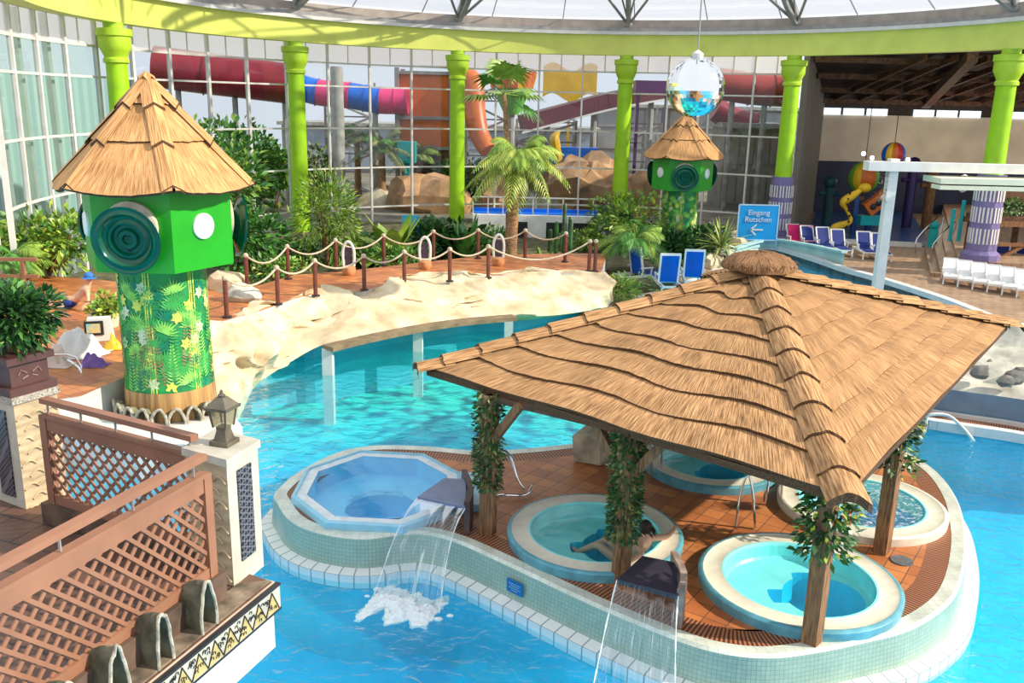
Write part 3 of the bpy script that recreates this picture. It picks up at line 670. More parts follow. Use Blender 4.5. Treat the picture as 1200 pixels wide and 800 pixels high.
# posts, plates, braces
PB=[at(571,622,0),at(727,678,0),at(951,751,0),at(1033,645,0)]
e1=(Fc-L).normalized(); e2=(Rr-Fc).normalized()
PB+= [V(6.8,16.7,0), PB[0]+e2*4.3]
def roofz(p):
    # height of the nearest face plane
    best=1e9
    for A,B in ((L,Fc),(Fc,Rr),(Rr,Bk),(Bk,L)):
        n_=(B-A).cross(AP-A); z=A.z-((p.x-A.x)*n_.x+(p.y-A.y)*n_.y)/n_.z; best=min(best,z)
    return best
postm=[wood]*6
for i,p in enumerate(PB):
    topz=roofz(p)-.12; mb=MB()
    sq=i in (2,3)
    r=.12 if not sq else .115
    if sq: mb.beam(V(p.x,p.y,0-.02),V(p.x,p.y,topz),.2,.2,up=(e1.x,e1.y,0))
    else:
        for k in range(4):
            a=k*PI/2+.4; mb.tube([V(p.x+math.cos(a)*.065,p.y+math.sin(a)*.065,-.02)]+[V(p.x+math.cos(a+j*.25)*.07,p.y+math.sin(a+j*.25)*.07,j*topz/6) for j in range(1,6)]+[V(p.x+math.cos(a+1.6)*.07,p.y+math.sin(a+1.6)*.07,topz)],.085,7)
    mb.build('post',wood,pav,not sq)
    for s in (-1,1):
        if not(i==1 or (i==0 and s>0)): continue
        q=p+e1*s*.62; mb=MB(); mb.beam(V(p.x,p.y,topz-.75),V(q.x,q.y,roofz(q)-.06),.11,.12); mb.build('brace',wood,pav)
for a,b in ((PB[0],PB[2]),(PB[2],PB[4]),(PB[4],PB[5]),(PB[5],PB[0])):
    mb=MB(); z=min(roofz(a),roofz(b))-.09; d_=(b-a).normalized()*.2; mb.beam(V(a.x,a.y,z)-d_,V(b.x,b.y,z)+d_,.10,.09); mb.build('eave_plate',woodb,pav)
for A in (L,Fc,Rr,Bk):
    mb=MB(); mb.beam(A.lerp(AP,.06)+V(0,0,-.14),AP+V(0,0,-.14),.1,.14); mb.build('hip_rafter',woodb,pav)
# ---- climbing plants on posts
def leafq(mb,p,dr,ln,wd,roll=0,droop=.0,seg=2):
    dr=dr.normalized(); s=dr.cross(V(0,0,1)); 
    if s.length<.1: s=V(1,0,0)
    s=s.normalized(); u=s.cross(dr); s=s*math.cos(roll)+u*math.sin(roll)
    pts=[p+dr*ln*t+V(0,0,-droop*ln*t*t) for t in (0,.45,1)]
    mb.add([pts[0],pts[1]-s*wd/2,pts[2],pts[1]+s*wd/2],[(0,1,2,3)])
def rdir(zb=0.): 
    a=R_.random()*2*PI; z=R_.uniform(-1,1)+zb; r=1; return V(math.cos(a),math.sin(a),z).normalized()
def vine(p,z0,z1,n,rad,lab,mats=(g3,g5),ls=.13,flower=False):
    mb=MB()
    mb.tube([V(p.x+.13*math.cos(k*.9),p.y+.13*math.sin(k*.9),z0+(z1-z0)*k/14) for k in range(15)],.022,5)
    for i in range(n):
        z=R_.uniform(z0,z1); a=R_.random()*2*PI; r=.12+R_.random()*rad
        q=V(p.x+math.cos(a)*r,p.y+math.sin(a)*r,z); mb.mat(0 if R_.random()<.78 else 1)
        leafq(mb,q,V(math.cos(a),math.sin(a),R_.uniform(-1.2,.5)),ls*R_.uniform(.6,1.3),ls*.45,R_.uniform(-1,1))
    if flower:
        mb.mat(2)
        for i in range(14):
            q=V(p.x+.22+R_.uniform(-.04,.04),p.y-.1+R_.uniform(-.04,.04),z1-.35+R_.uniform(-.05,.05)); leafq(mb,q,rdir(.6),.12,.035)
    return tag(mb.build('climbing_plant',list(mats)+[orange]),lab,'plant','climbing plants round the pavilion posts')
vine(PB[0],.75,2.3,1300,.09,'dark climbing plant round the pavilion post beside the octagonal whirlpool',(g3,g4),.09)
vine(PB[1],.62,2.3,1700,.09,'dense climbing plant round the braced pavilion post between the two near whirlpools',(g3,g4),.095)
vine(PB[2],1.25,2.1,520,.24,'leafy climbing plant with an orange flower on the front corner post',(g3,g5),.13,True)
vine(PB[3],1.35,2.2,420,.2,'dark climbing plant on the slender square post before the foaming whirlpool',(g3,g5),.12)
p=at(1075,590,0)
hp=ay(1073,505,PB[3].y+1.1); ht=roofz(hp)-.1
o=thing('hanging_basket','small hanging basket with yellow flowers under the right eave of the thatched roof','basket',tuple(hp))
m1=MB(); m1.lathe([(.06,-.12),(.14,-.02),(.16,.1),(.12,.1),(.01,.04)],tuple(hp),14); m1.build('bowl',M('basket_grey',(.35,.33,.28),.7,.3,9.,bump=.4),o,True)
m1=MB()
for k in range(3): m1.tube([hp+V(.14*math.cos(k*2.1),.14*math.sin(k*2.1),.1),V(hp.x,hp.y,max(ht,hp.z+.5))],.008,5)
m1.build('cord',rope,o)
m1=MB()
for k in range(90): m1.mat(k%3==0); leafq(m1,hp+V(R_.uniform(-.13,.13),R_.uniform(-.13,.13),R_.uniform(.0,.18)),rdir(.3),.12,.035)
m1.build('foliage',[g3,M('yellow_petals',(.85,.75,.05),.5,.1,4.)],o)
# ---- fountain slabs with falling water
def fountain(plate,base_px,lab,pm,z,sidem,splash):
    P=[at(*p,z) for p in plate]; c=sum(P,Vector())/len(P); bp=at(*base_px,0)
    t=thing('fountain_slab',lab,'fountain',(bp.x,bp.y,0)); m1=MB(); m1.prism(P,z-.07,z,bottom=True); m1.build('slab',pm,t)
    a=P[-1]; b=P[-2]
    e0_,e1_=P[1],P[2]; ex_=(e1_-e0_); rr_=V(ex_.y,-ex_.x,0).normalized(); rr_=rr_ if rr_.dot(e0_-c)>0 else -rr_
    m2=MB()
    pa_=[e0_.lerp(e1_,t_)+rr_*(.06+.07*math.sin(t_*PI)) for t_ in (.05,.3,.55,.8,1.05,1.25)]
    pl_=[V(p.x,p.y,0) for p in pa_]+[V(p.x,p.y,0)-rr_*.09 for p in pa_[::-1]]
    ar_=sum(pl_[i].x*pl_[(i+1)%12].y-pl_[(i+1)%12].x*pl_[i].y for i in range(12)); pl_=pl_ if ar_>0 else pl_[::-1]
    m2.prism(pl_,0,z+.06); m2.build('side_support',sidem,t)
    return t,P
darkslab=M('slate_slab',(.045,.04,.06),.35,.15,3.); greyslab=M('grey_slab',(.18,.22,.36),.4,.1,3.)
def sheet(P0,P1,out,z0,lab,lab2,nm):
    """falling water from lip P0-P1 to the pool"""
    w_=MB()
    def f(u,v):
        p=P0.lerp(P1,u); sp=1+v*.30; c=(P0+P1)/2; p=c+(p-c)*sp
        q=p+out*(v**.55)*(1+.03*noise.noise(V(u*9,0,1)))
        return V(q.x,q.y,z0+(WZ-z0)*v+.0)+out*.05*noise.noise(V(u*7,v*1.5,3))
    w_.grid(f,40,26)
    o=w_.build('falling_water_sheet',nm,None,True); tag(o,lab,'water'); 
    for u in (0,1):
        e=MB(); pts=[f(u,k/16) for k in range(17)]; e.tube(pts,[.008+.004*math.sin(k*1.7) for k in range(17)],6); e.build('edge_stream',foamm,o,True)
    s=MB(); c=f(.5,1)
    for k in range(60):
        u=R_.random(); p=f(u,1)+V(R_.uniform(-.25,.25),R_.uniform(-.22,.22),0); s.sphere(V(p.x,p.y,WZ+.01),R_.uniform(.02,.06),6,(1.5,1.,.5))
    def fo(u,v):
        p=f(u,1); a=v*2-1; q=p+out.normalized()*(a*.40*(1+.9*noise.noise(V(u*5,v*3,5)))+.1)+V(R_.uniform(-.03,.03),0,0)
        h=.09*max(0,1-a*a)*max(0,math.sin(PI*min(1,max(0,u))))**.5*(1+noise.noise(V(u*8,v*6,2))*.9); return V(q.x,q.y,WZ-.01+h)
    s.grid(fo,40,14)
    tag(s.build('splash_foam',foamm,None,True),lab2,'foam',kind='stuff')
foamm=M('white_foam',(.88,.95,1.),.6,.06,14.,bump=.8); 
fall=Mglass('falling_water',(.9,.97,1.),.18,.0,rough=.15)
n=fall.node_tree; 
# streaky, partly white sheet
tc=n.nodes.new('ShaderNodeTexCoord'); mp=n.nodes.new('ShaderNodeMapping'); mp.inputs['Scale'].default_value=(60,4,1); nz=n.nodes.new('ShaderNodeTexNoise'); nz.inputs['Scale'].default_value=1; nz.inputs['Detail'].default_value=4
lnk(n,tc.outputs['UV'],mp.inputs[0]); lnk(n,mp.outputs[0],nz.inputs[0]); mr=n.nodes.new('ShaderNodeMapRange'); mr.inputs[1].default_value=.55; mr.inputs[2].default_value=.75; mr.inputs[4].default_value=.55; lnk(n,nz.outputs[0],mr.inputs[0])
df=n.nodes.new('ShaderNodeBsdfDiffuse'); df.inputs[0].default_value=(.8,.9,.95,1); outn=[q for q in n.nodes if q.type=='OUTPUT_MATERIAL'][0]; src=outn.inputs[0].links[0].from_socket
mx=n.nodes.new('ShaderNodeMixShader'); lnk(n,mr.outputs[0],mx.inputs[0]); lnk(n,src,mx.inputs[1]); lnk(n,df.outputs[0],mx.inputs[2]); lnk(n,mx.outputs[0],outn.inputs[0])
t,P=fountain([(489,582),(545,594),(546,561),(520,560)][::1],(547,622),'grey fountain slab overhanging the octagonal whirlpool',greyslab,.48,M('support_brown',(.1,.05,.04),.5,.2,3.),None)
lo=V(-.35,-.95,0).normalized()
sheet(P[0],P[1],lo*1.2,.46,'thin water sheet falling from the grey fountain slab','white splash foam below the grey fountain slab',fall)
t,P=fountain([(723,678),(795,697),(793,659),(753,651)],(800,712),'dark slate fountain slab in front of the occupied whirlpool',darkslab,.50,M('support_travertine',(.45,.33,.28),.5,.3,4.),None)
sheet(P[0],P[1],V(-.25,-.97,0)*1.05,.48,'thin water sheet falling from the dark slate slab','white splash foam below the dark slate slab',fall)
# ---- handrails
def rail(paths,lab,col=chrome,r=.022,grp=None):
    p0=Vector(paths[0][0]); t=thing('handrail',lab,'handrail',(p0.x,p0.y,p0.z),grp)
    for pts in paths:
        mb=MB(); mb.tube(spline(pts,4),r,8); mb.build('rail_tube',col,t,True)
    return t
b=at(578,574,0); rail([[b,b+V(.02,0,.55),b+V(.12,.05,.72),b+V(.28,.08,.6),b+V(.42,.0,.2),b+V(.55,.0,.02)],[b+V(.06,-.25,0),b+V(.2,-.3,.05),b+V(.55,-.25,.04),b+V(.68,0,.1)]],'thin steel handrail behind the post beside the octagonal whirlpool')
b=at(862,616,0); rail([[b,b+V(.05,.05,.6),b+V(.14,.05,.86),b+V(.22,.0,.6),b+V(.30,-.05,0)]],'steel handrail loop behind the nearest whirlpool, left one of the pair')
b=at(897,590,0); rail([[b,b+V(.05,.05,.6),b+V(.14,.05,.80),b+V(.22,.0,.6),b+V(.26,-.05,0)]],'short steel handrail loop beside the foaming whirlpool')
b=at(1085,497,-.45); rail([[b,b+V(.02,0,.22),b+V(.45,-.05,.24),b+V(.75,-.25,.0),b+V(.95,-.4,-.25)]],'white handrail bending down into the water by the islet kerb',white,.04)
b=at(763,560,0); rail([[b,b+V(.0,.0,.7),b+V(.1,.1,.78),b+V(.2,.2,.7),b+V(.2,.2,0)]],'slim steel handrail just behind the braced pavilion post')
# white block with cream side
b=at(694,538,0); t=thing('stone_block','cream stone seat block at the back edge of the island','block',(b.x,b.y,0))
mb=MB(); mb.add([V(b.x-.36,b.y-.1,0),V(b.x+.12,b.y-.3,0),V(b.x+.75,b.y+.25,0),V(b.x+.1,b.y+.6,0),V(b.x-.40,b.y-.05,.48),V(b.x+.1,b.y-.3,.55),V(b.x+.7,b.y+.2,.62),V(b.x+.05,b.y+.55,.62)],[(3,2,1,0),(4,5,6,7),(0,1,5,4),(1,2,6,5),(2,3,7,6),(3,0,4,7)]); mb.build('block_body',M('travertine',(.55,.48,.34),.7,.25,3.,bump=.4),t)
mb=MB(); mb.sphere(b+V(.35,-.35,.07),.08,6,(1,1,1.3)); tag(mb.build('pebble',white,None,True),'small white pebble lying before the cream stone block','stone')
# no-entry style blue sign on wall
P0=at(606,680,-.2)
a=IO; import bisect
def nearest_on(loop,px,z):
    best=None
    for i in range(len(loop)):
        p=V(loop[i].x,loop[i].y,z); v=p-V(0,0,HC); dd=v.dot(fw); X=600+F*v.dot(RT)/dd; Y=400-F*v.dot(UP)/dd
        e=(X-px[0])**2+(Y-px[1])**2
        if best is None or e<best[0]: best=(e,i)
    i=best[1]; return V(loop[i].x,loop[i].y,z),(loop[(i+1)%len(loop)]-loop[i-1]).normalized()
p,tg=nearest_on(IO,(606,682),-.27); nn=V(tg.y,-tg.x,0)
mb=MB(); q=p+nn*.075; mb.mat(0); mb.beam(q-tg*.15,q+tg*.15,.02,.2,up=(0,0,1)); 
mb.mat(1)
for k,(l_,zz) in enumerate(((.11,.05),(.09,.015),(.11,-.02),(.06,-.055))):
    q2=p+nn*.089+V(0,0,zz); mb.beam(q2-tg*l_,q2+tg*l_,.004,.012)
tag(mb.build('wall_sign',[M('sign_blue',(.0,.16,.42),.4,.05,2.),M('sign_pale_text',(.25,.45,.7),.4,.05,2.)]),'small blue notice plate on the green tiled island wall','sign')
# drain
mb=MB(); p=at(1057,656,0); mb.lathe([(.16,0),(.16,.02),(.001,.02)],(p.x,p.y,-.02),16); tag(mb.build('floor_drain',M('drain_grey',(.15,.16,.17),.5,.2,9.)),'round dark floor drain in the deck beside the foaming whirlpool','drain')
# ---- bather
def skinned(name,verts,edges,radii,mat,parent,root=0,sub=2):
    me=bpy.data.meshes.new(name); off=Vector(parent.location) if parent else Vector()
    me.from_pydata([tuple(Vector(v)-off) for v in verts],edges,[]); o=bpy.data.objects.new(name,me); COL.objects.link(o)
    if parent:o.parent=parent
    me.materials.append(mat)
    sk=o.modifiers.new('s','SKIN'); sk.use_smooth_shade=True
    for i,r in enumerate(radii):
        d_=me.skin_vertices[0].data[i]; d_.radius=(r,r) if not isinstance(r,tuple) else r; d_.use_root=(i==root)
    sb=o.modifiers.new('u','SUBSURF'); sb.levels=sub; sb.render_levels=sub
    return o
cA,rA=SP['A']
u=(V(*( (at(768,646,.14)-cA).xy),0)).normalized(); side=V(-u.y,u.x,0)
hd=cA+u*(rA-.42); hd.z=0
def BP(o_,s_,z_): return cA*1+V(0,0,-.2)+u*(rA-.42+o_)+side*s_+V(0,0,z_)
B=lambda o_,s_,z_: V(*( (V(cA.x,cA.y,0)+u*(rA-.42+o_)+side*s_).xy),z_)
per=thing('person','person with dark hair leaning back in the whirlpool, arms along the rim','person',B(-.3,0,-.3))
vs_=[B(-.32,0,-.16),B(-.22,0,0.0),B(-.12,0,.15),B(-.06,0,.27),B(-.04,0,.34),B(-.05,0,.42),B(-.06,0,.50),  #0-6 pelvis..head
 B(-.03,.17,.24),B(.12,.36,.23),B(.10,.60,.23),B(.06,.70,.225), B(-.03,-.17,.24),B(.12,-.36,.23),B(.10,-.60,.23),B(.06,-.70,.225),
 B(-.40,.10,-.18),B(-.80,.16,-.05),B(-1.15,.14,-.32),B(-1.26,.14,-.26), B(-.40,-.10,-.18),B(-.80,-.12,-.02),B(-1.15,-.12,-.28),B(-1.26,-.12,-.22)]
ed=[(0,1),(1,2),(2,3),(3,4),(4,5),(5,6),(3,7),(7,8),(8,9),(9,10),(3,11),(11,12),(12,13),(13,14),(0,15),(15,16),(16,17),(17,18),(0,19),(19,20),(20,21),(21,22)]
ra=[.13,.12,.14,.11,.05,.085,.07,.06,.045,.035,.03,.06,.045,.035,.03,.09,.065,.045,.035,.09,.065,.045,.035]
skinned('body',vs_,ed,ra,skin,per)
mb=MB(); c=B(-.045,0,.47); mb.sphere(c,.105,14,(1,1,1.1)); 
for i in range(60):
    d_=rdir(.3); leafq(mb,c+d_*.09,V(u.x,u.y,-.8),.13,.03)
mb.build('hair',hair,per,True)
for s_ in(-1,1):
    for k in range(4):
        mb=MB(); p=B(.055+.0*k,s_*(.72),.23); q0=p+u*(-.03+.02*k); mb.tube([q0,q0+side*s_*.04+V(0,0,.012),q0+side*s_*.075-V(0,0,.008)],[.009,.0085,.007],6); mb.build('finger',skin,per,True)
    mb=MB(); q0=B(.02,s_*.68,.23); mb.tube([q0,q0-u*.03+side*s_*.02,q0-u*.045+side*s_*.045],[.011,.010,.008],6); mb.build('thumb',skin,per,True)
mb=MB(); mb.lathe([(.135,-.10),(.142,0),(.138,.06)],(0,0,0),14); 
c0=B(-.29,0,-.10)
mb.v=[tuple(V(c0.x,c0.y,c0.z)+V(v[0],v[1],v[2])) for v in mb.v]; mb.build('black_swimwear',black,per,True)
# ================================================================ towers
def tower():
    o=thing('thatched_tower','near green hexagonal tower with painted jungle trunk and reed roof','tower',(0,0,0),'green jungle towers with reed roofs')
    m=MB(); m.lathe([(.92,0),(.89,.60)],(0,0,0),32); m.build('plank_base',M('tower_planks',(.58,.34,.12),.7,.2,2.,bump=.5,col2=(.28,.14,.05),stretch=(4,4,.25)),o,True)
    m=MB(); m.lathe([(.875,.58),(.85,1.6),(.85,3.2)],(0,0,0),40); m.build('trunk',trunkm,o,True)
    # painted plants, slightly proud of the trunk
    def onp(a,z,r=.862): 
        rr=r+(.93-.90)*max(0,(1.6-z)/1.26)*.8; return V(rr*math.cos(a),rr*math.sin(a),z)
    def blade(mb,a,z,ang,ln,wd):
        r=.91; da,dz=math.cos(ang)*ln/r,math.sin(ang)*ln; na,nz=-math.sin(ang)*wd/2/r,math.cos(ang)*wd/2
        am,zm=a+da*.5,z+dz*.5
        if not(.6<z<3.1 and .6<z+dz<3.12): return
        mb.add([onp(a,z),onp(am+na,zm+nz,.866),onp(a+da,z+dz),onp(am-na,zm-nz,.866)],[(0,1,2,3),(3,2,1,0)][:1])
    m=MB(); rr=random.Random(3)
    for i in range(150):     # fern fans
        a=rr.random()*2*PI; z=rr.uniform(.4,2.7); m.mat(rr.choice([0,0,2,3])); t0=rr.uniform(-.5,.5)
        for k in range(11): blade(m,a,z,PI/2+t0+(k-5)*.27,rr.uniform(.24,.36),.05)
    for i in range(60):     # fern fronds: a stem with leaflets
        a=rr.random()*2*PI; z=rr.uniform(.5,1.7); m.mat(rr.choice([0,3,4,4])); 
        for k in range(13):
            zz=z+k*.07; ln=.2*(1-k/16)
            for s in (0,PI): blade(m,a,zz,(PI/2-s)*0+ (0.5 if s==0 else PI-.5),ln,.035)
    for i in range(7):      # bamboo stems
        a=i*.9+rr.uniform(0,.3); m.mat(1)
        for d in (0,.05,.12,.17)[:rr.choice([2,3,4])]:
            for k in range(14): 
                z=.6+k*.18
                m.add([onp(a+d,z),onp(a+d+.028,z),onp(a+d+.028,z+.17),onp(a+d,z+.17)],[(0,1,2,3)])
    for i in range(46):     # yellow blossoms
        a=rr.random()*2*PI; z=rr.uniform(.7,2.9); m.mat(1 if i%3 else 5)
        for k in range(6): blade(m,a,z,k*PI/3+.3,.14,.085)
    m.build('painted_plants',[M('paint_mid_green',(.05,.42,.08),.5,.15,6.),M('paint_yellow',(.72,.80,.12),.5,.1,6.),M('paint_deep_green',(.0,.22,.10),.5,.1,6.),M('paint_lime',(.30,.70,.12),.5,.1,6.),M('paint_brown',(.35,.20,.08),.5,.1,6.),M('paint_pale',(.65,.75,.45),.5,.1,6.)],o)
    VA=[math.radians(-59.3+60*k) for k in range(6)]
    m=MB(); R0=1.47
    hx=[V(R0*math.cos(a),R0*math.sin(a),0) for a in VA]; m.prism(hx,3.12,4.78,bottom=True); m.build('hexagonal_cabin',hexg,o)
    for k in range(3):
        a=math.radians(-89.3+120*k); ap=R0*math.cos(PI/6); d=V(math.cos(a),math.sin(a),0); c=d*(ap)+V(-.0,0,3.82)
        up_=V(0,0,1)*.9+d*.05; 
        m=MB(); tilt=(d+V(0,0,-.12)).normalized(); s=tilt.cross(V(0,0,1)).normalized(); u=s.cross(tilt)
        prof=[(.16,0),(.18,.10),(.34,.22),(.60,.34),(.64,.34),(.62,.30),(.57,.33),(.50,.34),(.46,.28),(.40,.24),(.34,.28),(.30,.28),(.27,.20),(.21,.20),(.17,.26),(.10,.26),(.08,.20),(.01,.20)]
        P=[];n=32
        for r,z in prof:
            for j in range(n): P.append(c+tilt*z+(s*math.cos(2*PI*j/n)+u*math.sin(2*PI*j/n))*r)
        m.add(P,[(i*n+j,i*n+(j+1)%n,(i+1)*n+(j+1)%n,(i+1)*n+j) for i in range(len(prof)-1) for j in range(n)])
        m.build('horn_dish',hexg2,o,True,autosm=25)
        m=MB(); c2_=c+V(0,0,.16)+d*.01; m.add([c2_+d*zq+(s*math.cos(2*PI*j/24)+V(0,0,1)*math.sin(2*PI*j/24))*rq for rq,zq in ((.5,0),(.5,.09),(.42,.12),(.01,.12)) for j in range(24)],[(i*24+j,i*24+(j+1)%24,(i+1)*24+(j+1)%24,(i+1)*24+j) for i in range(3) for j in range(24)]); m.build('mount_ring',cream,o,True)
        m=MB(); m.beam(c+V(0,0,-.5)+d*.02,c+tilt*.2+V(0,0,-.1),.07); m.beam(c+V(0,0,.1),c+tilt*.18,.12); m.build('dish_bracket',black,o)
        a=math.radians(-29.3+120*k); d=V(math.cos(a),math.sin(a),0); s=V(-d.y,d.x,0); c=d*(ap+.0)+V(0,0,3.95)
        m=MB(); P=[]; prof=[(.25,.0),(.25,.04),(.20,.075),(.01,.09)]
        for r,z in prof:
            for j in range(n): P.append(c+d*z+(s*math.cos(2*PI*j/n)+V(0,0,1)*math.sin(2*PI*j/n))*r)
        m.add(P,[(i*n+j,i*n+(j+1)%n,(i+1)*n+(j+1)%n,(i+1)*n+j) for i in range(3) for j in range(n)]); m.build('round_lamp',whitegl,o,True)
    # roof
    m=MB(); EZ_,AZ=4.68,6.68; RE=1.93; tiers=[(0,.46),(.42,.80),(.76,.985)]
    for k in range(6):
        A=V(RE*math.cos(VA[k]),RE*math.sin(VA[k]),EZ_);B_=V(RE*math.cos(VA[(k+1)%6]),RE*math.sin(VA[(k+1)%6]),EZ_);T=V(0,0,AZ); nr=(B_-A).cross(T-A).normalized()
        for (v0,v1) in tiers:
            NU=16; rows=[]
            for vv,of in ((v0,-.02),(v0,.05),(v1,.0)):
                row=[]
                for i in range(NU+1):
                    u=i/NU; w0=vv; 
                    if vv==v0: w0=vv-.05*math.sin(u*PI)*(1 if v0==0 else .3)+noise.noise(V(u*9,k*2,v0*7))*.012
                    row.append(A.lerp(T,w0).lerp(B_.lerp(T,w0),u)+nr*(of+.02))
                rows.append(row)
            for j in range(2):
                m.mat(1 if j==0 else 0)
                for i in range(NU):
                    us=[((i+dx)/NU*2.4*(1-v0)+k*1.3,(v0+dy*(v1-v0))*3) for dx,dy in ((0,0),(1,0),(1,1),(0,1))]
                    m.quad(rows[j][i],rows[j][i+1],rows[j+1][i+1],rows[j+1][i],us)
        m.mat(1); m.add([A,B_,V(0,0,EZ_+.15)],[(1,0,2)])
    m.build('reed_roof',[thatch_t,thatch_d],o)
    for k in range(6):
        m=MB(); A=V((RE+.02)*math.cos(VA[k]),(RE+.02)*math.sin(VA[k]),EZ_+.03);T=V(0,0,AZ+.03); ax=(A-T).normalized(); sd=V(-math.sin(VA[k]),math.cos(VA[k]),0)
        for q,(t0,t1) in enumerate(((.55,.985),(.22,.62),(.0,.30))):
            h=.05+q*.03; w0,w1=.17,.20
            P=[T.lerp(A,t0)+sd*-w0*.9+V(0,0,h-.10),T.lerp(A,t0)+V(0,0,h),T.lerp(A,t0)+sd*w0*.9+V(0,0,h-.10),T.lerp(A,t1)+sd*-w1+V(0,0,h-.08),T.lerp(A,t1)+V(0,0,h+.03),T.lerp(A,t1)+sd*w1+V(0,0,h-.08)]
            m.mat(0); uv=lambda a_,b_:[(a_,t0*2),(a_+.2,t0*2),(a_+.2,t1*2),(a_,t1*2)]
            m.quad(P[0],P[1],P[4],P[3],uv(k,0)); m.quad(P[1],P[2],P[5],P[4],uv(k+.2,0))
            m.mat(1); Q=[p+V(0,0,-.06) for p in P[3:]]; m.quad(P[3],P[4],Q[1],Q[0]); m.quad(P[4],P[5],Q[2],Q[1])
        m.build('hip_cap',[thatch_t,thatch_d],o)
    return o
trunkm=M('trunk_paint',(.02,.36,.06),.5,.2,2.2,col2=(.01,.16,.07),detail=3)
tw=tower(); b=at(202,478,.1)
for k_ in [0]: pass
tw2=copy_tree(tw,(7.62,42.0,-.12),math.radians(-6),'far green hexagonal tower with reed roof rising from shrubs below the mirror ball',.93)
tw.location=(b.x,b.y,.1)
# ================================================================ rocks
def rockgrid(u,v):
    N=len(RT_)-1; i=u*N; k=min(int(i),N-1); t=i-k
    T=RT_[k].lerp(RT_[k+1],t); B_=RB_[k].lerp(RB_[k+1],t)
    out=V(.8,-.6,0); 
    top=.06+noise.noise(V(u*11,0,9))*.22
    if v<.12: # underside going back
        w=v/.12; p=B_+out*-1.1*(1-w)+V(0,0,-.1*(1-w)*0); q=p
        return q+V(0,0,-.35*(1-w))
    if v>.82:
        w=(v-.82)/.18; p=T+V(-.75*.6,.75*.8,0)*w+V(0,0,top*max(0,1-w)**.6*1.0-.25*w)
        n_=noise.noise(V(p.x*.9,p.y*.9,3))*.22*(1-w); return p+V(0,0,n_)
    w=(v-.12)/.70
    p=B_.lerp(T,max(0,w)**.85); p=p+V(0,0,top*w)
    bul=math.sin(w*PI)*.28
    n1=noise.noise(V(p.x*.55,p.y*.55,p.z*1.0)); n2=noise.noise(V(p.x*1.5,p.y*1.5,p.z*2.2+4)); n3=noise.noise(V(p.x*4,p.y*4,p.z*4))
    rid=abs(n2)
    d=(bul+n1*.8+rid*-.62+n3*.10)*(.35+.65*math.sin(min(1,w*1.2+.1)*PI*.5))
    return p+out*d+V(0,0,(n2*.14+n3*.05)*w+ max(0,noise.noise(V(u*9,0,5)))*.35*w)
RT_=spline(rock_path_top,6); RB_=spline(rock_path_bot,6)
n_=min(len(RT_),len(RB_))
def resample(P,n):
    s=[0]
    for i in range(len(P)-1): s.append(s[-1]+(P[i+1]-P[i]).length)
    out=[]
    for k in range(n):
        x=s[-1]*k/(n-1); j=0
        while j<len(s)-2 and s[j+1]<x: j+=1
        out.append(P[j].lerp(P[j+1],(x-s[j])/max(1e-6,s[j+1]-s[j])))
    return out
RT_=resample(RT_,60); RB_=resample(RB_,60)
m=MB(); m.grid(rockgrid,220,46)
# end cap at the right
e0=[rockgrid(1,k/46) for k in range(47)]; c=sum(e0,Vector())/47+V(.25,.1,0); m.add(e0+[c],[(k,k+1,47) for k in range(46)]+[(46,0,47)])
m.build
tag(m.build('artificial_rock',rockm,None,True,autosm=70),'long cream artificial rock wall between the terracotta walkway and the turquoise water','rock')
m=MB()
for i in range(59):
    a,b_=RB_[i],RB_[i+1]; m.quad(V(a.x-1,a.y+.8,-2.1),V(b_.x-1,b_.y+.8,-2.1),V(b_.x-1,b_.y+.8,b_.z-.2),V(a.x-1,a.y+.8,a.z-.2))
struct(m,'wall_under_rock',poolw)
# underwater bench beam on posts
bp=[at(*p,.14) for p in [(384,408),(430,397),(490,385),(545,377),(603,372)]]
t=thing('water_bench','pale stone ledge on square posts along the foot of the rock wall','bench',(bp[0].x,bp[0].y,WZ))
m=MB(); P=spline(bp,6)
for i in range(len(P)-1): m.beam(P[i],P[i+1],.42,.12)
m.build('ledge',M('ledge_stone',(.25,.18,.10),.8,.2,3.,bump=.3),t)
for p in ((385,438),(490,411),(596,394)):
    q=at(*p,WZ); m=MB(); m.box((q.x,q.y,-.95),(.27,.27,2.1)); m.build('post',white,t)
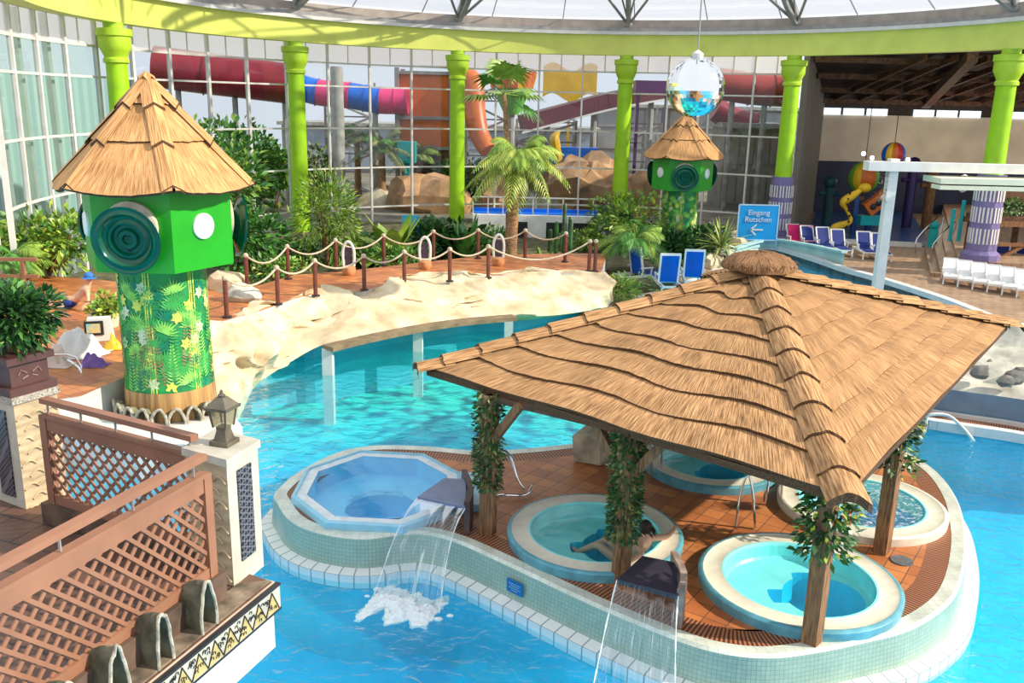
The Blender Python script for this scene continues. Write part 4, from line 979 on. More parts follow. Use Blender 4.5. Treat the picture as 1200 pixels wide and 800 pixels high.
# ================================================================ plants
def bush(name,c,rx,rz_,n,ls,mats,lab,cat='shrub',grp=None,seed=1,up_=.2,narrow=.45,stem=True):
    rr=random.Random(seed); o=thing(name,lab,cat,(c[0],c[1],c[2]),grp); m=MB(); nb=7
    blobs=[(V(c[0],c[1],c[2]+rz_),1.0)]+[(V(c[0]+rr.uniform(-.5,.5)*rx,c[1]+rr.uniform(-.5,.5)*rx,c[2]+rz_*rr.uniform(.5,1.5)),rr.uniform(.4,.65)) for _ in range(nb)]
    for i in range(n):
        bc,bs_=rr.choice(blobs); a=rr.random()*2*PI; z=rr.uniform(-1,1); q=math.sqrt(1-z*z); rad=rr.uniform(.55,1)**.5
        d=V(q*math.cos(a),q*math.sin(a),z); p=bc+V(d.x*rx*bs_,d.y*rx*bs_,d.z*rz_*bs_)*rad
        if p.z<c[2]: continue
        m.mat(0 if rr.random()<.65 else (1 if rr.random()<.6 else 2)%len(mats)); dd=(d+V(rr.uniform(-.6,.6),rr.uniform(-.6,.6),rr.uniform(-.4,.4)+up_)).normalized()
        s=dd.cross(V(rr.uniform(-1,1),rr.uniform(-1,1),1)).normalized(); L_=ls*rr.uniform(.6,1.3)
        m.add([p,p+dd*L_*.5-s*L_*narrow/2,p+dd*L_-V(0,0,L_*.15),p+dd*L_*.5+s*L_*narrow/2],[(0,1,2,3)])
    m.build('foliage',mats,o)
    if stem:
        m=MB()
        for k in range(4): a=rr.random()*6.28; m.tube([V(c[0],c[1],c[2]-.02),V(c[0]+math.cos(a)*rx*.2,c[1]+math.sin(a)*rx*.2,c[2]+rz_*.6),V(c[0]+math.cos(a)*rx*.45,c[1]+math.sin(a)*rx*.45,c[2]+rz_*1.2)],[.05,.035,.015],5)
        m.build('stem',wood,o)
    return o
def frond(m,p,dr,ln,droop,wd,nl,rr,vee=.3):
    dr=dr.normalized(); s=dr.cross(V(0,0,1)).normalized(); pts=[]
    for k in range(nl+1):
        t=k/nl; pts.append(p+dr*ln*t+V(0,0,ln*(.25*t-droop*t*t)))
    m.tube(pts[::2] if nl>4 else pts,[.018*(1-.7*k/len(pts[::2])) for k in range(len(pts[::2]))] if nl>4 else .012,4,cap=False)
    for k in range(1,nl):
        t=k/nl; L_=wd*math.sin(PI*(.12+.85*t))*rr.uniform(.85,1.15); ax=(pts[k+1]-pts[k]).normalized()
        for q in(-1,1):
            d=(s*q+ax*.65+V(0,0,-.35)).normalized(); w_=ax*.022*ln
            m.add([pts[k]-w_*.6,pts[k]+d*L_*.5-w_+V(0,0,.02),pts[k]+d*L_+V(0,0,-L_*vee),pts[k]+d*L_*.5+w_],[(0,1,2,3)])
def palm(c,h,n,ln,lab,mats,seed=1,tr=.15,lean=(0,0),droop=.75,wd=.45,fan=False,nl=22,grp=None):
    rr=random.Random(seed); o=thing('palm',lab,'palm',tuple(c),grp); c=V(*c); top=c+V(lean[0],lean[1],h)
    m=MB(); N=14; pts=[c.lerp(top,k/N)+V(lean[0]*(-(k/N)*(1-k/N)),0,0) for k in range(N+1)]; rs=[tr*(1.25-.4*k/N)*(1+.08*(k%2)) for k in range(N+1)]; m.tube(pts,rs,10); m.build('trunk',palmbark,o,True)
    m=MB()
    for i in range(n):
        a=i*2.4+rr.uniform(-.2,.2); el=rr.uniform(-.25,1.15) if not fan else rr.uniform(-.55,1.2); d=V(math.cos(a)*math.cos(el),math.sin(a)*math.cos(el),math.sin(el)); m.mat(0 if rr.random()<.6 else 1)
        if not fan: frond(m,top+V(0,0,rr.uniform(-.1,.1)),d,ln*rr.uniform(.8,1.1),droop*rr.uniform(.8,1.2),wd,nl,rr)
        else:
            e=top+d*ln*.55+V(0,0,-.08); m.tube([top,e],.02,4,cap=False); s=d.cross(V(0,0,1)).normalized(); u=s.cross(d).normalized()
            for k in range(19):
                g=(k-9)/9*1.9; dd=(d*math.cos(g)+s*math.sin(g)+u*.12).normalized(); L_=ln*.6*rr.uniform(.85,1.1)*(1-.18*abs(k-9)/9)
                w_=dd.cross(u).normalized()*.05*ln; m.add([e,e+dd*L_*.55-w_*.8,e+dd*L_+V(0,0,-L_*.35),e+dd*L_*.55+w_*.8],[(0,1,2,3)])
    m.build('fronds',mats,o)
    return o
def rosette(name,c,n,ln,wd,mats,lab,cat='plant',seed=1,elmin=.2,elmax=1.4,droop=.5,grp=None):
    rr=random.Random(seed); m=MB(); c=V(*c)
    for i in range(n):
        a=i*2.4; el=elmin+(elmax-elmin)*rr.random(); d=V(math.cos(a)*math.cos(el),math.sin(a)*math.cos(el),math.sin(el)); s=V(-math.sin(a),math.cos(a),0); L_=ln*rr.uniform(.75,1.1); m.mat(rr.randrange(len(mats)))
        pr=None
        for k in range(6):
            t=k/5; w_=wd*max(0,math.sin(PI*(.15+.85*t)))**.8 if t<1 else 0; p=c+d*L_*t+V(0,0,-droop*L_*t*t*math.cos(el)); q=(p-s*w_/2,p+V(0,0,-.15*w_),p+s*w_/2)
            if pr: m.quad(pr[0],pr[1],q[1],q[0]); m.quad(pr[1],pr[2],q[2],q[1])
            pr=q
    return tag(m.build(name,mats,None),lab,cat,grp)
palmbark=M('palm_bark',(.50,.27,.13),.85,.3,7.,bump=.8,stretch=(1,1,4))
GZ=.1
# tall palm, two crowns
c=at(598,303,GZ); 
palm(c,4.1,58,2.3,'tall palm with drooping crown in the middle of the planting',[g5,g2],5,.22,(.3,0),.95,.62)
c2=at(606,300,GZ); palm((c.x-.1,c.y+.8,GZ),6.7,11,1.75,'slender fan palm whose top leaves rise above the drooping palm crown',[g2,g1],8,.10,(-.3,0),fan=True)
# planting behind the rope walkway
def P_(x,y,z=GZ): return tuple(at(x,y,z))
bush('bamboo_clump',P_(385,312),1.25,2.0,2600,.32,[g2,g1,g5],'tall bamboo-like shrub just right of the second lime column',seed=2,narrow=.16)
bush('leafy_shrub',P_(296,318),1.6,1.2,1300,.34,[g1,g3,g1],'dark leafy shrub behind the rope posts right of the near tower',seed=3)
bush('leafy_shrub',P_(268,300,.3),1.9,2.6,1500,.36,[g1,g2,g3],'tall broad shrub filling the gap right of the near tower cabin',seed=4)
bush('leafy_shrub',P_(322,330),.9,.45,500,.2,[g1,g5,g2],'low shrub mound at the walkway edge below the second lime column',seed=5)
bush('leafy_shrub',P_(470,314),1.5,.42,900,.2,[g1,g2,g3],'low ground shrub between the two left walkway lanterns',seed=6)
bush('leafy_shrub',P_(345,318),1.0,.3,420,.16,[g5,g2,g1],'yellowish creeping shrub along the walkway left part',seed=7)
bush('leafy_shrub',P_(524,300),1.5,.75,900,.42,[g3,g1,g3],'dark broad-leaved shrub below the third lime column',seed=8,narrow=.6)
bush('leafy_shrub',P_(566,302),1.0,.5,500,.24,[g1,g3,g2],'small green shrub left of the tall palm trunk',seed=9)
rosette('agave',P_(545,306),30,2.1,.36,[g3,g1],'large dark rosette plant right of the third lime column',seed=3,droop=.3)
rosette('agave',P_(634,305),30,.85,.14,[g5,g2],'yellow green rosette plant right of the palm trunk',seed=4)
rosette('banana_plant',P_(462,307),10,2.9,.7,[g2,g5],'banana plant with long bright leaves left of the blue box sign',seed=6,elmin=.5,elmax=1.3,droop=.5)
rosette('banana_plant',P_(432,311),8,2.2,.6,[g5,g2],'smaller banana plant with yellow leaves beside the walkway lantern',seed=12,elmin=.2,elmax=.9,droop=.5)
for i,(x,h) in enumerate(((651,1.6),(660,2.3),(668,1.7),(644,1.2))):
    p=at(x,304-(i%2)*3,GZ); m=MB(); m.tube([V(p.x,p.y,GZ-.02),V(p.x,p.y,GZ+h*.96),V(p.x,p.y,GZ+h)],[.09,.09,.03],8); 
    if i<3: m.tube([V(p.x,p.y,GZ+h*.4),V(p.x+.2,p.y,GZ+h*.45),V(p.x+.22,p.y,GZ+h*.75)],[.06,.06,.04],7)
    tag(m.build('cactus',g3,None,True),'slim green column cactus before the white pool wall','cactus','column cacti beside the walkway end')
for i_,(x_,y_,r_,lab_) in enumerate([(440,296,1.3,'low shrub against the glass below the feathery outdoor palm'),(506,288,1.3,'low shrub against the glass left of the third lime column'),(575,288,1.2,'low shrub left of the white pool wall'),(412,304,1.0,'low shrub beside the bamboo clump behind the first lantern'),(356,306,1.2,'low shrub at the foot of the second lime column'),(680,292,1.1,'low shrub before the dark openings of the white pool wall')]):
    bush('leafy_shrub',P_(x_,y_),r_,.42,650,.26,[[g1,g2,g3],[g2,g5,g1]][i_%2],lab_,seed=200+i_)
# right of the rock
SG=-.28
palm(at(742,330,SG),1.7,34,1.75,'bushy palm at the right end of the rock wall',[g1,g2],21,.14,(0,0),.8,.5)
palm(at(722,300,SG),1.9,26,1.6,'dark palm standing behind the right end of the rock wall',[g3,g1],22,.12,(-.1,0),.9,.5)
bush('leafy_shrub',at(738,352,SG),1.0,.5,800,.2,[g2,g1,g5],'fern-like shrub at the water edge below the bushy palm',seed=31,narrow=.25)
bush('leafy_shrub',at(736,302,SG),1.7,1.45,1900,.3,[g2,g1,g5],'tall light green shrub left of the far green tower',seed=32)
bush('leafy_shrub',at(786,312,SG),1.4,.72,1200,.34,[g3,g1,g3],'dark shrub at the foot of the far green tower',seed=33)
bush('leafy_shrub',at(824,304,SG),1.2,.75,900,.3,[g3,g1,g2],'dark shrub right of the far green tower foot',seed=34)
rosette('yucca',at(846,290,.6),46,1.9,.09,[g4,g5],'spiky pale yucca behind the dark shrubs right of the far tower',seed=35,elmin=-.2,elmax=1.4,droop=.4)
for i,(x,y,r,lab) in enumerate([(764,312,.55,'pale boulder left of the blue loungers'),(842,299,.6,'pale boulder at the start of the river kerb'),(866,288,.6,'pale boulder below the blue arrow sign'),(806,300,.4,'pale boulder between the shrubs above the loungers'),(833,313,.55,'pale boulder beside the apex of the thatched roof'),(286,352,.45,'pale boulder beside the first rope post'),(268,338,.5,'grey boulder behind the first rope posts')]):
    p=at(x,y,SG if i<5 else .75); m=MB(); m.sphere(p+V(0,0,r*.3),r,12,(1.3,.9,.75)); m.v=[tuple(Vector(q)+V(noise.noise(Vector(q)*1.7),noise.noise(Vector(q)*1.9+V(5,0,0)),noise.noise(Vector(q)*2.1))*r*.35) for q in m.v]
    tag(m.build('boulder',rockg if i%2 else rockm,None,True,autosm=25),lab,'boulder')
# ================================================================ rope walkway
def rope_post(p,lab,grp):
    o=thing('rope_post',lab,'post',(p.x,p.y,p.z),grp); m=MB(); m.tube([p,p+V(0,0,1.05)],.065,8); m.build('post',mar,o)
    m=MB(); m.lathe([(.13,0),(.13,.04),(.07,.05)],tuple(p),10); m.build('foot',black,o)
    m=MB(); m.sphere(p+V(0,0,1.07),.085,8); m.build('cap',rope,o,True); return o
front=[(266,366),(326,351),(370,341),(427,334),(474,328),(527,324),(572,320),(690,312),(697,312)]
back=[(290,340),(338,327),(394,318),(450,311),(508,305),(560,303),(615,303),(662,307)]
FP=[at(x,y+6,.75) for x,y in front]; BP_=[at(x,y,.75) for x,y in back]
for i,p in enumerate(FP): rope_post(p,'maroon rope post on the rock side of the walkway','rope posts on the rock side') 
for i,p in enumerate(BP_): rope_post(p,'maroon rope post on the planting side of the walkway','rope posts on the planting side')
def ropes(PL,lab,grp,segs):
    for i in segs:
        a,b_=PL[i]+V(0,0,1.07),PL[i+1]+V(0,0,1.07); m=MB(); L_=(a-b_).length
        m.tube([a.lerp(b_,k/12)+V(0,0,-.18*min(L_,3)*4*(k/12)*(1-k/12)) for k in range(13)],.03,6); tag(m.build('rope',rope,None,True),lab,'rope',grp)
ropes(FP,'sagging rope between the rock side posts','ropes on the rock side',range(0,7)); ropes(BP_,'sagging rope between the planting side posts','ropes on the planting side',range(0,7))
# lanterns: clay pot with white arch
for i,(x,y) in enumerate(((409,322),(498,315),(584,311))):
    p=at(x,y,.75); t=thing('walkway_lantern',['white arched lantern on a clay pot left of the banana plant','white arched lantern on a clay pot in the middle of the walkway','white arched lantern on a clay pot beside the palm trunk'][i],'lantern',tuple(p))
    m=MB(); m.lathe([(.17,0),(.24,.12),(.22,.26),(.15,.32),(.01,.33)],tuple(p),16); m.build('clay_pot',M('clay',(.60,.28,.12),.7,.2,5.) if i==0 else bpy.data.materials['clay'],t,True)
    m=MB(); pts=[p+V(-.17,0,.3),p+V(-.19,0,.75),p+V(-.12,0,1.02),p+V(0,0,1.12),p+V(.12,0,1.02),p+V(.19,0,.75),p+V(.17,0,.3)]; m.tube(spline(pts,4),.05,8); m.build('arch',white,t,True)
    m=MB(); m.box(tuple(p+V(0,0,.62)),(.22,.04,.62)); m.build('dark_panel',M('lantern_panel',(.08,.05,.09),.3,.3,5.) if i==0 else bpy.data.materials['lantern_panel'],t)
# blue box sign in plants
p=at(482,300,GZ); m=MB(); m.box((p.x,p.y,p.z+1.35),(.75,.12,.75)); o=thing('pool_notice','small light blue notice board standing in the planting','sign',(p.x,p.y,p.z)); m.build('board',M('pale_blue_board',(.05,.45,.75),.4,.05,2.),o)
m=MB(); m.beam(V(p.x,p.y,p.z-.02),V(p.x,p.y,p.z+1.0),.05); m.build('stake',steel,o)
# ================================================================ blue arrow sign
def text3d(name,s,size,loc,mat,parent,ux,uy):
    cu=bpy.data.curves.new(name,'FONT'); cu.body=s; cu.size=size; cu.align_x='CENTER'; cu.align_y='CENTER'; cu.extrude=.008; cu.materials.append(mat)
    o=bpy.data.objects.new(name,cu); COL.objects.link(o); o.parent=parent
    uz=ux.cross(uy); mt=Matrix((ux,uy,uz)).transposed().to_4x4(); mt.translation=Vector(loc)-Vector(parent.location)
    bpy.context.view_layer.update(); me=bpy.data.meshes.new_from_object(o.evaluated_get(bpy.context.evaluated_depsgraph_get()))
    bpy.data.objects.remove(o); o=bpy.data.objects.new(name,me); COL.objects.link(o); o.parent=parent; me.transform(mt); return o
p0=at(864,283,SG); p1=at(908,286,SG); p0=ay(864,281,45.0); p1=ay(908,284,45.0); zb=SG
ux=(V(p1.x,p1.y,0)-V(p0.x,p0.y,0)); W_=ux.length; ux.normalize(); cx=(p0+p1)/2
top=ay(886,240,45.0).z; o=thing('direction_sign','bright blue direction sign with white arrow and German wording beside the river','sign',(cx.x,45.0,SG))
m=MB(); zc=(top+.1)/2; m.box((cx.x,45.0,zc+.0),(W_+.1,.10,top-.1)); m.build('board',M('sign_cyan',(.0,.33,.78),.4,.04,1.),o)
m=MB(); 
for zz in (.1,top): m.beam(V(cx.x-W_/2-.05,44.97,zz),V(cx.x+W_/2+.05,44.97,zz),.06,.06)
for xx in (-1,1): m.beam(V(cx.x+xx*(W_/2+.05),44.97,SG),V(cx.x+xx*(W_/2+.05),44.97,top),.06,.06)
m.build('frame',M('sign_frame',(.45,.65,.85),.4,.05,2.),o)
for s,zz in (('Eingang',top-.38),('Rutschen',top-.72)): text3d('lettering',s,.36,(cx.x,44.93,zz),white,o,V(1,0,0),V(0,0,1))
m=MB(); ac=V(cx.x-.05,44.93,top-1.22); m.beam(ac+V(-.3,0,0),ac+V(.32,0,0),.07,.02,up=(0,1,0)); m.beam(ac+V(-.3,0,0),ac+V(-.02,0,.26),.07,.02,up=(0,1,0)); m.beam(ac+V(-.3,0,0),ac+V(-.02,0,-.26),.07,.02,up=(0,1,0)); m.build('arrow',white,o)
# ================================================================ mirror ball
mbp=V(4.91,26,6.98)
o=thing('mirror_ball','large mirror ball hanging on a thin cable in front of the far tower','mirror ball',tuple(mbp))
m=MB(); n=40
prof=[(max(.001,.80*math.sin(PI*i/26)),-.80*math.cos(PI*i/26)) for i in range(27)]; m.lathe(prof,tuple(mbp),52)
m.build('ball',M('mirror',(.86,.87,.86),.05,.02,3.,metal=1.),o)
m=MB(); m.lathe([(.16,.78),(.16,.9),(.05,.98),(.01,1.)],tuple(mbp),14); m.build('motor_cap',white,o)
m=MB(); m.tube([mbp+V(0,0,.95),mbp+V(0,0,9.2)],.02,6); m.build('cable',dsteel,o)
# ================================================================ loungers
def lounger(name,lab,cloth,grp,back=55):
    o=thing(name,lab,'sun lounger',(0,0,0),grp); b_=math.radians(back)
    m=MB(); 
    for s in (-1,1): m.beam(V(s*.31,-.95,.34),V(s*.31,.95,.34),.06,.09)
    for y in (-.9,0,.9): m.beam(V(-.31,y,.34),V(.31,y,.34),.05,.06)
    m.build('frame',wplast,o)
    m=MB(); m.box((0,-.38,.39),(.56,1.1,.03)); m.build('seat_sling',cloth,o)
    m=MB(); q=V(0,.2,.38); e=q+V(0,math.cos(b_)*.85,math.sin(b_)*.85); m.beam(q,e,.56,.035,up=(0,-math.sin(b_),math.cos(b_))); m.build('back_sling',cloth,o)
    m=MB(); 
    for s in (-1,1): m.beam(q+V(s*.31,0,0),e+V(s*.31,0,0),.06,.06)
    m.beam(e+V(-.33,0,0),e+V(.33,0,0),.06,.07); m.build('back_frame',wplast,o)
    for sx in(-1,1):
        for y in (-.8,.75): m=MB(); m.beam(V(sx*.31,y,.32),V(sx*.33,y*1.08,0),.06,.06); m.build('leg',wplast,o)
        m=MB(); m.beam(V(sx*.36,-.15,.6),V(sx*.36,.35,.6),.05,.04); m.beam(V(sx*.33,-.1,.34),V(sx*.36,-.1,.6),.04,.04); m.build('armrest',wplast,o)
    return o
l1=lounger('sun_lounger','bright blue sun lounger beside the dark shrub, its back to the camera',blue,None,78)
l1.scale=(1.15,1.15,1.25); l1.children[3].data=l1.children[3].data.copy(); l1.children[3].data.materials[0]=blue; p=at(780,343,SG); l1.location=tuple(p); l1.rotation_euler=(0,0,math.radians(184))
p=at(810,337,SG); copy_tree(l1,tuple(p),math.radians(176),'bright blue sun lounger nearest the apex of the thatched roof')
p=at(752,334,SG); copy_tree(l1,tuple(p),math.radians(120),'bright blue sun lounger turned sideways under the bushy palm')
l2=lounger('sun_lounger','white sun lounger in the row on the brown deck at the far right',wplast,'white sun loungers in a row',42)
wl=[(1112,330),(1129,333),(1146,336),(1163,339),(1180,342),(1197,345)]
for i,(x,y) in enumerate(wl):
    p=at(x,y,SG); rz=math.radians(-22); l2.scale=(.80,.92,.9); 
    if i==0: l2.location=tuple(p); l2.rotation_euler=(0,0,rz); 
    else: copy_tree(l2,tuple(p),rz)
l3=lounger('sun_lounger','navy sun lounger behind the white row, left one of the two',navy,None,60)
p=at(1170,316,SG); l3.location=tuple(p); l3.rotation_euler=(0,0,math.radians(-30))
copy_tree(l3,tuple(at(1196,317,SG)),math.radians(-30),'navy sun lounger behind the white row at the right frame edge')
for i,(x,y,lab) in enumerate([(932,291,'white framed lounger with a crimson towel, first by the lilac column'),(948,293,'white framed lounger with a pink towel, second from the lilac column'),(966,295,'navy lounger third from the lilac column, facing the river'),(983,298,'navy lounger fourth from the lilac column, facing the river'),(1013,301,'navy lounger just left of the white canopy pole'),(1030,303,'navy lounger partly behind the white canopy pole')]):
    copy_tree(l3,tuple(at(x,y,SG)),math.radians(8-3*i),lab)
for x,y,mt,lab in ((930,288,M('crimson_towel',(.55,.01,.12),.9,.1,5.),'crimson towel draped over a lounger by the lilac column'),(946,289,M('pink_towel',(.85,.35,.5),.9,.1,5.),'pink striped towel draped over the second lounger')):
    p=at(x,y+3,SG); m=MB(); 
    m.grid(lambda u,v:V(p.x-.28+.56*u,p.y+.1-.75*v+.25,SG+.45+max(0,.35-v)*2.0+.03*noise.noise(V(u*6,v*6,x))),10,16); tag(m.build('towel',mt,None,True),lab,'towel')
# ================================================================ white canopy and pole
p=at(1018,405,-.28); pp=ay(1047,190,27.0); 
px_,py_=pp.x,27.0
o=thing('white_canopy','white flat canopy beam on a slanting looking slim post behind the thatched roof','canopy',(px_,py_,WZ-1.3))
m=MB(); m.beam(V(px_,py_,-2.0),V(px_,py_,pp.z+.1),.27); m.build('post',white,o)
a=ay(1015,194,27.0); b_=V(a.x+9,27.0-.2,a.z); m=MB(); m.beam(a+V(0,0,-.0),b_,.5,.26); m.build('beam',white,o)
a2=ay(1092,210,26.6); m=MB(); m.beam(a2,V(a2.x+7,26.5,a2.z),1.2,.16); m.beam(a2+V(0,-.3,-.18),V(a2.x+7,26.2,a2.z-.18),.6,.12); m.build('roof_panel',M('canopy_cream',(.72,.72,.55),.6,.05,3.),o)
m=MB(); tip=V(px_-.25,27-.1,pp.z-.6)
for k in range(40): leafq(m,tip+V(R_.uniform(-.1,.1),R_.uniform(-.1,.1),R_.uniform(-.5,.4)),rdir(-.3),.22,.05)
tag(m.build('hanging_plant',[M('dry_leaf',(.4,.3,.22),.8,.3,5.)]),'small dry hanging plant at the top of the white post','plant')
# white low wall by river (left end)
m=MB(); W0=[at(*p,SG) for p in [(860,297),(900,289),(945,298),(988,311)]]
W1=spline(W0,5)
for i in range(len(W1)-1): h0_,h1_=-.05+.4*i/len(W1),-.05+.4*(i+1)/len(W1); m.quad(V(W1[i].x,W1[i].y,SG),V(W1[i+1].x,W1[i+1].y,SG),V(W1[i+1].x,W1[i+1].y,h1_),V(W1[i].x,W1[i].y,h0_)); m.beam(V(W1[i].x,W1[i].y,h0_),V(W1[i+1].x,W1[i+1].y,h1_),.3,.1)
struct(m,'wall_river_parapet',M('parapet_pale_teal',(.42,.66,.66),.5,.08,1.))
# ================================================================ hall play area
def ball(name,c,r,mats,lab,cable,cat='balloon'):
    o=thing(name,lab,cat,tuple(c)); m=MB(); n=24
    for k in range(n):
        m.mat((k//2)%len(mats)); m.lathe([(max(.001,r*math.sin(PI*i/14)),-r*math.cos(PI*i/14)*1.05) for i in range(15)],tuple(c),1,2*PI*k/n,2*PI/n)
    m.build('envelope',mats,o,True)
    m=MB(); m.tube([c+V(0,0,r),c+V(0,0,r+cable)],.02,5); m.build('cable',black,o)
    m=MB(); m.box(tuple(c+V(0,0,-r*1.35)),(.3*r,.3*r,.25*r)); m.build('basket',wood,o); return o
ball('balloon_decoration',ay(1012,208,52),.85,[orange,orange,greens,yellow],'orange and green striped hanging balloon ornament over the play area',3.3)
ball('balloon_decoration',ay(1047,181,50),.62,[orange,M('red_shell',(.6,.03,.03),.4,.1,1.),blues,yellow],'small red and orange hanging balloon ornament above the white canopy',3.5)
# kids water play figure: orange tube slide, yellow creature, blue posts, turquoise water column
b=at(1010,283,SG)
o=thing('play_slide','orange slide with round holes on blue posts in the kids pool','play slide',(b.x,50,-.25))
m=MB(); a=ay(1015,246,50); e=ay(1040,228,50); m.beam(a,e,.5,.75); m.build('slide_tube',orange,o)
m=MB(); dd=(e-a)
for t_ in (.25,.5,.75): c=a+dd*t_; m.sphere(c+V(0,-.27,0),.18,10,(1,.3,1))
m.build('round_holes',black,o,True)
for x in (1003,1020,1042):
    q=ay(x,240,50.3); m=MB(); m.beam(V(q.x,50.3,-.25),V(q.x,50.3,q.z+.5),.25); m.build('post',M('deep_blue_post',(.02,.08,.3),.4,.1,2.) if x==1003 else bpy.data.materials['deep_blue_post'],o)
m=MB(); q=ay(1020,262,49.8); m.box((q.x,49.8,q.z+.2),(1.4,.8,.5)); m.build('green_step',teal,o)
b=ay(985,266,49); t=thing('play_creature','yellow long-necked water creature in the kids pool','play figure',(b.x,49,-.24))
m=MB(); z0=-.24; m.tube(spline([V(b.x-.4,49,z0),V(b.x-.3,49,z0+.5),V(b.x+.5,49,z0+.9),V(b.x+.2,49,z0+1.5),V(b.x+.0,49,z0+1.9),V(b.x+.5,49,z0+2.3),V(b.x+1.0,49,z0+2.7)],5),[.16+.08*math.sin(k*.35) for k in range(31)],9); m.build('neck_and_body',yellow,t,True)
m=MB(); m.sphere(V(b.x+1.05,49,z0+2.7),.28,10,(1.3,1,.9)); m.build('head',yellow,t,True)
m=MB(); 
for k in range(7): m.sphere(V(b.x+.25+.1*math.sin(k),48.8,z0+.6+k*.3),.07,6)
m.build('dark_spots',black,t,True)
p=at(1091,293,SG); m=MB(); m.tube([p+V(0,0,-.02),p+V(0,0,1.1)],.22,12); o=thing('water_bollard','turquoise round bollard beside the hall steps','bollard',tuple(p)); m.build('column',teal,o,True); m=MB(); m.sphere(p+V(0,0,1.25),.25,10); m.build('knob',teal,o,True)
p=at(1073,297,SG); rail([[p,p+V(0,0,.8),p+V(1.6,1.2,1.8),p+V(1.6,1.2,.9)],[p+V(.7,-.3,0),p+V(.7,-.3,.6),p+V(2.1,.8,1.5),p+V(2.1,.8,.9)]],'steel handrail climbing the hall steps',chrome,.035)
# turquoise drinking bucket figure
p=at(1122,280,.9); o=thing('water_toy','turquoise post toy with a light blue bucket before the lilac column','water toy',tuple(p))
for dx in(-.35,.05,.5): m=MB(); m.tube([p+V(dx,0,-.1),p+V(dx,0,1.7+dx)],.09,8); m.build('post',teal,o,True)
m=MB(); m.lathe([(.3,1.5),(.36,2.1),(.32,2.1),(.01,1.9)],(p.x+.75,p.y-.1,p.z),14); m.build('bucket',M('bucket_cyan',(.05,.5,.8),.4,.05,2.),o,True)
m=MB(); m.sphere(p+V(-.1,0,2.5),.26,10,(1,.7,1.6)); m.build('white_figure',white,o,True)
# wooden structure
p=at(1150,312,.6); o=thing('timber_planter','dark timber trestle with plants at the right edge of the deck','planter',tuple(p)); p=V(p.x,p.y,SG)
a=at(1150,318,SG); o.location=tuple(a)
for dx,dy in ((0,0),(2.2,.2),(0,1.6),(2.2,1.8),(4,.3)):
    m=MB(); m.beam(a+V(dx,dy,0),a+V(dx,dy,2.05),.2); m.build('post',woodb,o)
m=MB(); m.beam(a+V(-.3,0,2.1),a+V(4.4,.3,2.1),.22); m.beam(a+V(-.3,1.6,2.1),a+V(4.4,1.8,2.1),.22); m.beam(a+V(0,0,.2),a+V(2.2,.2,1.4),.14); m.beam(a+V(2.2,.2,1.4),a+V(4,.3,.2),.14); m.beam(a+V(-.2,0,1.2),a+V(4.2,.3,1.2),.14); m.build('beam',wood,o)
m=MB(); m.box((a.x+2,a.y+.9,2.0),(4.4,1.6,.25)); m.build('tray',woodb,o)
bush('leafy_shrub',(a.x+1.4,a.y+.8,2.1-.28+.3),.9,.35,420,.22,[g3,g1,g2],'dark green plants growing on top of the timber trestle',seed=51,stem=False)
p=ay(1188,245,44); m=MB(); m.box((p.x,44,p.z),(2.2,.3,.8)); m.mat(1); m.box((p.x,43.95,p.z+.9),(2.2,.3,1.1)); tag(m.build('notice_board',[M('board_cream',(.6,.5,.35),.6,.05,2.),M('board_brown',(.28,.13,.07),.6,.1,2.)]),'brown and cream board on the hall platform at the right frame edge','board')
# hall ceiling lamps seen as small white dots
lampm,nn_,bb=newmat('lamp_glow'); bb.inputs['Emission Color'].default_value=(1,.95,.85,1); bb.inputs['Emission Strength'].default_value=6
for x,y in ((1012,180),(1022,185),(1064,187),(1156,240)):
    q=ay(x,y,54); m=MB(); m.sphere(q,.13,8); o=m.build('hall_spotlight',lampm,None,True); tag(o,'small glowing spotlight in the dark hall','lamp','small spotlights in the dark hall')
for i_,(x_,y_,z_) in enumerate(((27,57,6.2),(36,57,6.2),(45,56,6.2))):  # added fill lights without visible fittings, brighten the dark hall back wall
    l_=bpy.data.lights.new('hall_fill_light','POINT'); l_.energy=230; l_.color=(1,.85,.65); l_.shadow_soft_size=.5; lo_=bpy.data.objects.new('hall_fill_light',l_); COL.objects.link(lo_); lo_.location=(x_,y_,z_-2.2)
# more dark figures inside the hall: climbing net frame
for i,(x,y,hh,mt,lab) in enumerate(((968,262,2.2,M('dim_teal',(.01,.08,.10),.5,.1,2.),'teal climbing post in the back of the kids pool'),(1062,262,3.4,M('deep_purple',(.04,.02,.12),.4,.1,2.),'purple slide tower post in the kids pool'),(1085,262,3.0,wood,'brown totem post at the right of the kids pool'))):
    q=ay(x,y,54); m=MB(); m.tube([V(q.x,54,-.24),V(q.x,54,hh)],.28,10); m.tube([V(q.x-.6,54,hh*.75),V(q.x+.6,54,hh*.75)],.14,8); m.sphere(V(q.x,54,hh+.1),.4,10); tag(m.build('play_post',mt,None,True),lab,'play post')
